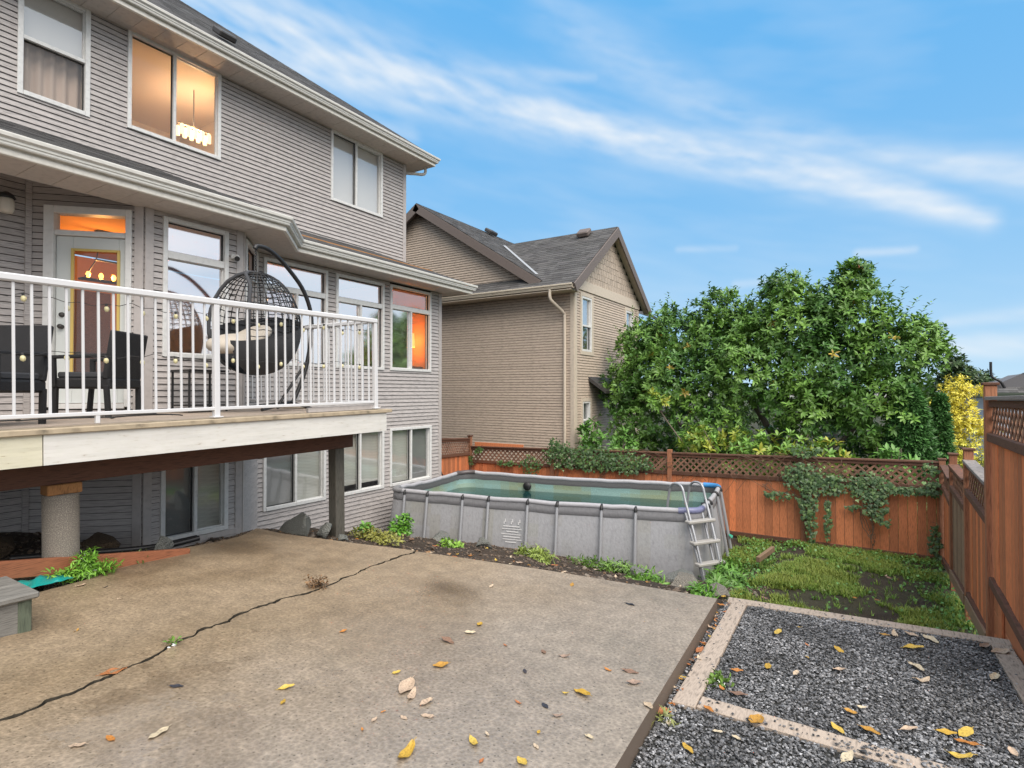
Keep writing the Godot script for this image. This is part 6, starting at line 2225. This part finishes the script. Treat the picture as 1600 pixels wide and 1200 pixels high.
func yard_things() -> void:
	# rocks along the bank: [x, z, half sizes, sunk, label, pale]
	var rocks := [
		[-6.05, -4.55, Vector3(0.34, 0.20, 0.20), 0.02, "big green grey rock against the siding at the slab's far corner, below the basement window", false],
		[-5.65, -4.62, Vector3(0.15, 0.13, 0.12), 0.0, "jagged dark rock right of the big green grey rock, beside the deck post", false],
		[-5.45, -4.75, Vector3(0.15, 0.07, 0.11), 0.02, "small rock at the foot of the deck post", false],
		[-6.6, -7.0, Vector3(0.42, 0.13, 0.18), 0.0, "flat grey rock at the pool's left end, behind the bright weeds", false],
		[-5.9, -7.1, Vector3(0.38, 0.12, 0.18), 0.0, "flat rock with a dark overhang at the foot of the pool's first legs", false],
		[-4.95, -6.95, Vector3(0.22, 0.13, 0.13), 0.0, "small grey rock behind the soil heap, against the pool", false],
		[-4.0, -6.8, Vector3(0.42, 0.11, 0.2), 0.0, "broad pale tan rock half way along the pool with grass in front", true],
		[-2.45, -6.9, Vector3(0.40, 0.10, 0.20), 0.02, "long rough grey rock near the pool's right end", false],
		[-2.0, -6.75, Vector3(0.34, 0.13, 0.22), 0.02, "big grey rock in front of the pool's right corner", false],
		[-1.72, -6.35, Vector3(0.36, 0.13, 0.22), 0.02, "pale sloping rock beside the ladder's foot", true],
		[-1.42, -6.22, Vector3(0.30, 0.12, 0.2), 0.02, "flat pale stone at the slab's right far corner, below the ladder", true],
		[-6.02, -2.95, Vector3(0.14, 0.13, 0.13), 0.0, "dark rock beside the left basement window at the slab's edge", false],
	]
	for i in rocks.size():
		var q: Array = rocks[i]
		var o := part(self, "rock", rock_mesh(100 + i, q[2]), M.stone_pale if q[5] else M.stone, Transform3D(Basis.from_euler(Vector3(0, i * 1.3, 0.1 * sin(i * 2.0))), Vector3(q[0], gy(q[0], q[1]) + q[2].y * 0.55 - q[3], q[1])))
		tag(o, q[4], "rock", "rocks along the bank")
	# earth mounds under the deck
	for q in [[-7.3, -1.9, Vector3(0.8, 0.22, 0.4), "brown earth mound under the deck left of the concrete pillar"], [-6.9, -2.75, Vector3(0.5, 0.2, 0.3), "brown earth mound under the deck right of the concrete pillar"]]:
		var o := part(self, "earth_mound", rock_mesh(int(q[0] * -100), q[2]), mat(lin(0.16, 0.105, 0.06), 0.95, M.speck, Vector3(2, 2, 2), 1.5, M.bumps), Transform3D(Basis(), Vector3(q[0], gy(q[0], q[1]) + 0.04, q[1])))
		tag(o, q[3], "earth mound", "earth mounds under the deck")
	# black pipes and the timber in front of them
	for k in 2:
		var o := pipe(self, "drain_pipe", M.black, curve([Vector3(-6.55 + 0.1 * k, 1.40 - 0.02 * k, -1.9), Vector3(-6.35, 1.36 - 0.03 * k, -2.4), Vector3(-6.2, 1.32 - 0.02 * k, -2.9), Vector3(-6.15 + 0.05 * k, 1.33, -3.35)], 6), 0.028, 8)
		tag(o, ["upper of two black drain pipes lying on the earth under the deck", "lower of two black drain pipes lying on the earth under the deck"][k], "pipe", "drain pipes under the deck")
	var pk := beam(self, "timber", M.plank, Vector3(-5.48, 1.64, -1.1), Vector3(-5.66, 1.30, -3.0), 0.05, 0.135, 0.006)
	tag(pk, "reddish timber lying on edge along the slab's left side in front of the concrete pillar", "timber")
	# grey step at the left
	var st := thing("wooden_step", "grey painted wooden step at the left edge, standing on the concrete", "step", Vector3(-4.78, 1.38, -0.75))
	bx(st, "tread", M.step_wood, Vector3(0.13, 0.222, 0.0), Vector3(0.28, 0.042, 1.42), 0.014)
	bx(st, "tread", M.step_wood, Vector3(-0.16, 0.222, 0.0), Vector3(0.28, 0.042, 1.42), 0.014)
	bx(st, "riser", M.step_wood, Vector3(0.215, 0.09, -0.02), Vector3(0.03, 0.22, 1.26), 0.004)
	bx(st, "corner_post", mat(lin(0.105, 0.125, 0.085), 0.75, M.grain, Vector3(5, 0.5, 5)), Vector3(0.2, 0.09, -0.645), Vector3(0.075, 0.22, 0.07), 0.006)
	bx(st, "side_board", M.step_wood, Vector3(-0.06, 0.09, -0.66), Vector3(0.44, 0.22, 0.03), 0.004)
	# teal bag and weeds at the slab's left edge
	var bag := thing("plastic_bag", "crumpled teal plastic bag at the slab's left edge behind the grey step", "bag", Vector3(-5.40, 1.395, -1.72))
	var bm := MB.new()
	bm.smooth(true)
	var bn := noise(1.4, 2, 121)
	for i in 24:
		for j in 8:
			var q := []
			for c in [[0, 0], [0, 1], [1, 1], [1, 0]]:
				var u: float = (i + c[0]) / 24.0
				var v: float = (j + c[1]) / 8.0
				q.append(Vector3(lerpf(0.08, -0.14, v) + 0.03 * bn.get_noise_2d(u * 3, v * 3), 0.035 + 0.06 * sin(PI * v) * sin(PI * u) * (0.6 + 0.9 * bn.get_noise_2d(u * 2.0 + 4.0, v * 1.5)), lerpf(0.22, -0.22, u)))
			bm.quad(q[0], q[3], q[2], q[1])
	part(bag, "film", bm.done(), mat(lin(0.012, 0.30, 0.27), 0.28))
	var fern := leaf_mesh(0.09, 0.022, 0.2, 0.5)
	var small := leaf_mesh(0.06, 0.034, 0.25, 0.3)
	weed("weed", "feathery bright green weeds between the timber and the teal bag", Vector3(-5.47, 1.38, -2.06), [[Vector3(0.02, 0.06, 0), Vector3(0.06, 0.05, 0.28), 150], [Vector3(0.02, 0.15, 0.0), Vector3(0.05, 0.08, 0.08), 50]], fern, 0.55, Color(0.19, 0.40, 0.05), 5)
	weed("weed", "dull green moss and grass clump at the slab's left edge near the timber's end", Vector3(-5.66, 1.34, -2.52), [[Vector3(0, 0.04, 0), Vector3(0.05, 0.05, 0.16), 60]], fern, 0.6, Color(0.10, 0.14, 0.03), 6)
	weed("weed", "bright green leafy weed clump in front of the pool's left end", Vector3(-6.02, gy(-6.02, -6.35), -6.35), [[Vector3(0, 0.15, 0), Vector3(0.20, 0.15, 0.15), 70], [Vector3(0.10, 0.26, 0), Vector3(0.10, 0.12, 0.1), 26]], small, 1.1, Color(0.17, 0.40, 0.05), 7, 14)
	weed("weed", "small green seedling left of the bright weed clump by the pool", Vector3(-6.3, gy(-6.3, -5.9), -5.9), [[Vector3(0, 0.14, 0), Vector3(0.12, 0.12, 0.1), 18]], small, 1.3, Color(0.16, 0.36, 0.05), 8, 5)
	weed("weed", "yellowish low weeds on the soil between the deck post and the pool", Vector3(-5.3, gy(-5.3, -5.1), -5.1), [[Vector3(0, 0.05, 0), Vector3(0.5, 0.06, 0.22), 110]], small, 0.8, Color(0.24, 0.24, 0.05), 9)
	weed("weed", "low green sprout on the soil in front of the pool's second legs", Vector3(-5.05, gy(-5.05, -6.3), -6.3), [[Vector3(0, 0.05, 0), Vector3(0.22, 0.06, 0.1), 34]], small, 1.0, Color(0.2, 0.36, 0.05), 10)
	weed("weed", "pale grass tuft in front of the broad tan rock", Vector3(-3.75, gy(-3.75, -6.45), -6.45), [[Vector3(0, 0.06, 0), Vector3(0.3, 0.09, 0.12), 110]], fern, 0.9, Color(0.26, 0.34, 0.07), 11)
	weed("weed", "green grass along the pool's foot right of the tan rock", Vector3(-3.0, gy(-3.0, -7.2), -7.2), [[Vector3(0, 0.05, 0), Vector3(0.7, 0.07, 0.12), 130]], fern, 0.9, Color(0.15, 0.27, 0.05), 12)
	weed("weed", "grass clump between the long grey rock and the big grey rock", Vector3(-2.2, gy(-2.2, -6.35), -6.35), [[Vector3(0, 0.05, 0), Vector3(0.26, 0.08, 0.14), 80]], fern, 1.0, Color(0.14, 0.30, 0.04), 13)
	weed("weed", "green weeds beside the slab's right far corner under the ladder", Vector3(-1.5, gy(-1.5, -5.95), -5.95), [[Vector3(0, 0.05, 0), Vector3(0.18, 0.07, 0.12), 50]], fern, 0.9, Color(0.13, 0.30, 0.04), 14)
	weed("weed", "tall grass at the ladder's foot beside the pool's right end", Vector3(-1.75, gy(-1.75, -8.4), -8.4), [[Vector3(0, 0.08, 0), Vector3(0.22, 0.14, 0.7), 190]], fern, 1.4, Color(0.12, 0.26, 0.04), 15)
	weed("weed", "brown withered weed growing out of the crack in the concrete", Vector3(-4.0, sy(-4.0, -3.2), -3.2), [[Vector3(0, 0.05, 0), Vector3(0.10, 0.06, 0.09), 26]], small, 0.55, Color(0.20, 0.12, 0.06), 16, 10)
	weed("weed", "tiny green weed in the crack in the middle of the concrete", Vector3(-3.72, sy(-3.72, -1.88), -1.88), [[Vector3(0, 0.01, 0), Vector3(0.03, 0.015, 0.03), 6]], small, 0.5, Color(0.12, 0.22, 0.04), 17, 3)
	weed("weed", "green weeds at the gravel's left edge among fallen leaves", Vector3(-0.88, gravel_y(-3.95), -3.95), [[Vector3(0, 0.02, 0), Vector3(0.10, 0.03, 0.14), 30]], small, 0.7, Color(0.15, 0.26, 0.05), 18, 5)
	weed("weed", "thin grass blades sprouting beside the slab's edge above the gravel", Vector3(-1.02, gravel_y(-3.25), -3.25), [[Vector3(0, 0.03, 0), Vector3(0.03, 0.04, 0.12), 8]], fern, 0.6, Color(0.22, 0.24, 0.07), 19, 5)
	# a stake in the grass and a teal cap on the pool's leg
	var sk := beam(self, "timber", M.cedar_old[0], Vector3(-1.62, 0.10, -10.2), Vector3(-1.48, 0.14, -10.9), 0.06, 0.09, 0.006)
	tag(sk, "short weathered timber lying in the grass behind the ladder", "timber")
	var tc := part(self, "hose_end", rock_mesh(140, Vector3(0.06, 0.045, 0.06)), mat(lin(0.02, 0.28, 0.18), 0.5), Transform3D(Basis(), Vector3(-2.22, 0.22, -11.08)))
	tag(tc, "green hose end hanging on the pool's far right leg", "hose")
	var gp := pipe(self, "garden_hose", M.black, curve([Vector3(-8.62, 1.2, -10.35), Vector3(-8.60, 0.9, -10.5), Vector3(-8.66, 0.7, -10.9), Vector3(-8.74, 0.35, -11.2)], 6), 0.016, 7)
	tag(gp, "black hose hanging on the short orange fence at the house corner", "hose")


func leaves_on_ground() -> void:
	var r := RandomNumberGenerator.new()
	r.seed = 77
	# four shapes: flat, folded, curled along, crumpled
	var shapes := []
	for k in 4:
		var m := MB.new()
		m.smooth(true)
		var fold: float = [0.12, 0.55, 0.25, 0.4][k]
		var curl: float = [0.25, 0.5, 1.5, 0.9][k]
		var w: float = [0.5, 0.48, 0.42, 0.6][k]
		var at := func(i: int, j: int) -> Vector3:
			var t := i / 9.0
			var half := w * 0.5 * pow(sin(PI * clampf(0.04 + 0.94 * t, 0, 1)), 0.75) * (1.0 - 0.25 * t)
			var s := (j - 2) / 2.0
			var a := (t - 0.5) * curl
			var wob := 0.03 * sin(t * 11.0 + j * 2.1 + k) * absf(s)
			return Vector3(s * half, absf(s) * half * fold + (1.0 - cos(a)) / maxf(curl, 0.1) + wob, sin(a) / maxf(curl, 0.1))
		for i in 9:
			for j in 4:
				m.quad(at.call(i, j), at.call(i + 1, j), at.call(i + 1, j + 1), at.call(i, j + 1))
		m.tube([at.call(0, 2), at.call(0, 2) + Vector3(0.02, 0.01, -0.16)], [0.010], 5)
		shapes.append(m.done())
	var tones := {"y": [lin(0.52, 0.32, 0.04), lin(0.58, 0.40, 0.07), lin(0.46, 0.24, 0.035)], "o": [lin(0.48, 0.19, 0.035), lin(0.40, 0.15, 0.05)], "p": [lin(0.60, 0.50, 0.34), lin(0.55, 0.43, 0.30), lin(0.50, 0.37, 0.26)], "b": [lin(0.24, 0.14, 0.09), lin(0.33, 0.23, 0.17)], "d": [lin(0.035, 0.035, 0.045), lin(0.05, 0.042, 0.045)]}
	var mats := {}
	for k in tones:
		mats[k] = tones[k].map(func(c: Color) -> Material: return mat(c, 0.5, M.blotch, Vector3(9, 9, 9)))
	var word := {"y": "yellow", "o": "orange brown", "p": "pale tan", "b": "curled brown", "d": "dark wet"}
	var slab := [[-3.61,-1.51,0.162,"o"],[-2.83,-1.37,0.120,"p"],[-3.20,-1.64,0.125,"d"],[-2.75,-2.00,0.094,"y"],[-2.64,-1.90,0.058,"y"],[-2.95,-1.22,0.073,"o"],[-3.00,-1.11,0.081,"p"],[-4.35,-1.60,0.055,"y"],[-5.14,-2.08,0.143,"d"],[-5.27,-1.96,0.092,"p"],[-4.77,-2.03,0.061,"p"],[-2.49,-3.47,0.083,"y"],[-2.45,-3.30,0.091,"p"],[-2.48,-3.08,0.127,"b"],[-2.28,-2.76,0.117,"y"],[-2.42,-2.52,0.061,"y"],[-2.25,-2.42,0.170,"p"],[-2.17,-2.38,0.123,"p"],[-2.06,-2.37,0.105,"p"],[-1.97,-2.28,0.078,"p"],[-2.05,-2.19,0.054,"p"],[-2.15,-2.08,0.054,"p"],[-2.17,-2.16,0.035,"o"],[-1.64,-2.24,0.103,"y"],[-1.83,-1.97,0.165,"y"],[-1.38,-2.26,0.079,"y"],[-1.44,-3.03,0.137,"y"],[-1.52,-2.97,0.051,"y"],[-1.84,-3.05,0.090,"d"],[-1.54,-2.77,0.106,"d"],[-1.44,-2.72,0.072,"b"],[-1.67,-2.70,0.057,"o"],[-1.44,-3.42,0.065,"o"],[-2.42,-4.88,0.091,"y"],[-1.89,-3.38,0.077,"b"],[-1.75,-3.41,0.095,"b"],[-1.32,-3.50,0.113,"b"],[-1.25,-3.36,0.100,"b"],[-1.39,-2.41,0.052,"p"],[-1.63,-2.34,0.045,"p"],[-1.22,-2.65,0.062,"p"],[-2.14,-3.29,0.049,"o"],[-2.94,-4.28,0.074,"p"],[-3.12,-2.72,0.061,"o"],[-1.79,-4.75,0.170,"d"],[-2.13,-1.98,0.038,"o"],[-1.53,-2.15,0.043,"o"],[-1.44,-2.52,0.035,"y"],[-1.08,-3.15,0.094,"p"]]
	var gravel := [[-0.68,-5.24,0.115,"y"],[-0.23,-5.12,0.112,"y"],[-0.64,-4.43,0.122,"y"],[-0.81,-4.23,0.086,"o"],[-0.73,-3.86,0.119,"b"],[-0.83,-3.86,0.080,"o"],[0.27,-5.53,0.170,"y"],[-0.21,-4.68,0.092,"p"],[0.26,-5.08,0.170,"p"],[0.28,-4.83,0.154,"p"],[-0.12,-4.02,0.081,"y"],[-0.07,-4.13,0.072,"p"],[-0.18,-3.74,0.105,"y"],[-0.02,-3.83,0.117,"y"],[0.17,-3.99,0.111,"p"],[0.35,-4.09,0.113,"y"],[0.44,-4.15,0.146,"y"],[0.43,-4.02,0.122,"o"],[-0.58,-3.55,0.157,"y"],[-0.84,-3.53,0.093,"o"],[-0.74,-3.31,0.062,"p"],[-0.64,-3.30,0.061,"p"],[-0.83,-3.04,0.100,"y"],[-0.99,-3.23,0.053,"p"],[-1.07,-3.32,0.117,"o"],[-0.12,-3.46,0.126,"p"],[0.37,-3.81,0.165,"y"],[0.63,-4.04,0.082,"p"],[0.72,-5.22,0.140,"p"],[-0.54,-5.48,0.053,"y"],[-0.44,-5.06,0.062,"o"],[-0.42,-4.79,0.047,"y"],[-0.46,-4.42,0.088,"p"],[0.15,-5.79,0.139,"p"],[0.27,-5.88,0.113,"p"],[0.08,-5.75,0.083,"y"],[0.76,-5.94,0.158,"b"],[0.84,-5.85,0.170,"p"],[-1.12,-4.44,0.113,"o"],[-1.08,-4.26,0.087,"p"],[-1.17,-5.18,0.064,"o"],[-1.23,-5.68,0.084,"o"],[-1.27,-5.97,0.087,"y"],[-1.15,-5.51,0.068,"o"],[-1.07,-4.64,0.070,"p"],[-1.17,-4.99,0.075,"p"],[-1.05,-3.67,0.068,"o"],[-1.03,-3.54,0.047,"o"],[0.40,-5.84,0.170,"p"]]
	var found := []
	var put := func(q: Array, y: float, where: String) -> void:
		found.append([q, y, where])
	for q in slab:
		var where := "lying on the open concrete slab"
		if q[0] < -4.0:
			where = "on the concrete left of the long crack"
		elif q[1] < -4.0:
			where = "on the concrete near the slab's far edge"
		elif q[0] > -1.5:
			where = "on the concrete close to the gravel"
		put.call(q, sy(q[0], q[1]), where)
	for q in gravel:
		var where := "on the dark gravel behind the divider board"
		if q[0] < -0.95:
			where = "in the gap beside the slab's edge"
		elif q[1] > -3.7:
			where = "on the gravel before the divider board"
		put.call(q, gravel_y(q[1]) + 0.022, where)
	for i in 40:  # drifts in the gap beside the slab
		var z := r.randf_range(-5.9, -3.2)
		put.call([along(RIGHT_EDGE, z) + r.randf_range(0.01, 0.07), z, r.randf_range(0.035, 0.075), ["o", "b", "p", "o", "b", "y"][r.randi() % 6]], gravel_y(z) + 0.012, "in the gap beside the slab's edge")
	for i in 34:  # on the soil bank
		var x := r.randf_range(-6.2, -1.5)
		var z := zf(x) - pow(r.randf(), 1.4) * 2.2 - 0.1
		put.call([x, z, r.randf_range(0.05, 0.11), ["p", "y", "o", "p", "b", "p"][r.randi() % 6]], gy(x, z) + 0.01, "on the dark soil between slab and pool")
	for i in 14:
		var x := r.randf_range(-1.5, 0.8)
		var z := r.randf_range(-11.5, -6.6)
		put.call([x, z, r.randf_range(0.06, 0.10), ["p", "b", "o"][r.randi() % 3]], gy(x, z) + 0.03, "in the grass")
	var by := {}
	for f in found:
		var kind_ := "%s fallen leaf %s" % [("large " if f[0][2] > 0.11 else "small ") + word[f[0][3]], f[2]]
		if not by.has(kind_):
			by[kind_] = []
		by[kind_].append(f)
	var nth := ["first", "second", "third", "fourth", "fifth", "sixth", "seventh", "eighth", "ninth", "tenth", "eleventh", "twelfth"]
	for label in by:
		var all: Array = by[label]
		# from left to right as one stands at the camera
		all.sort_custom(func(p: Array, q: Array) -> bool: return p[0][0] / absf(p[0][1]) < q[0][0] / absf(q[0][1]))
		for i in all.size():
			var q: Array = all[i][0]
			var c: String = q[3]
			var k := r.randi() % 4
			var s: float = q[2] * (0.6 if c == "d" else 0.92)
			if c == "d":
				k = 0
			var o := part(self, "leaf", shapes[k], pick(mats[c]), Transform3D(Basis.from_euler(Vector3(r.randf_range(-0.12, 0.12), r.randf() * TAU, r.randf_range(-0.15, 0.15))).scaled(Vector3.ONE * s), Vector3(q[0], all[i][1] + 0.004, q[1])))
			var name_: String = label
			if all.size() > 1 and all.size() <= 12:
				name_ += ", %s from left" % nth[i]
			tag(o, name_, "leaf", "fallen leaves: " + label)
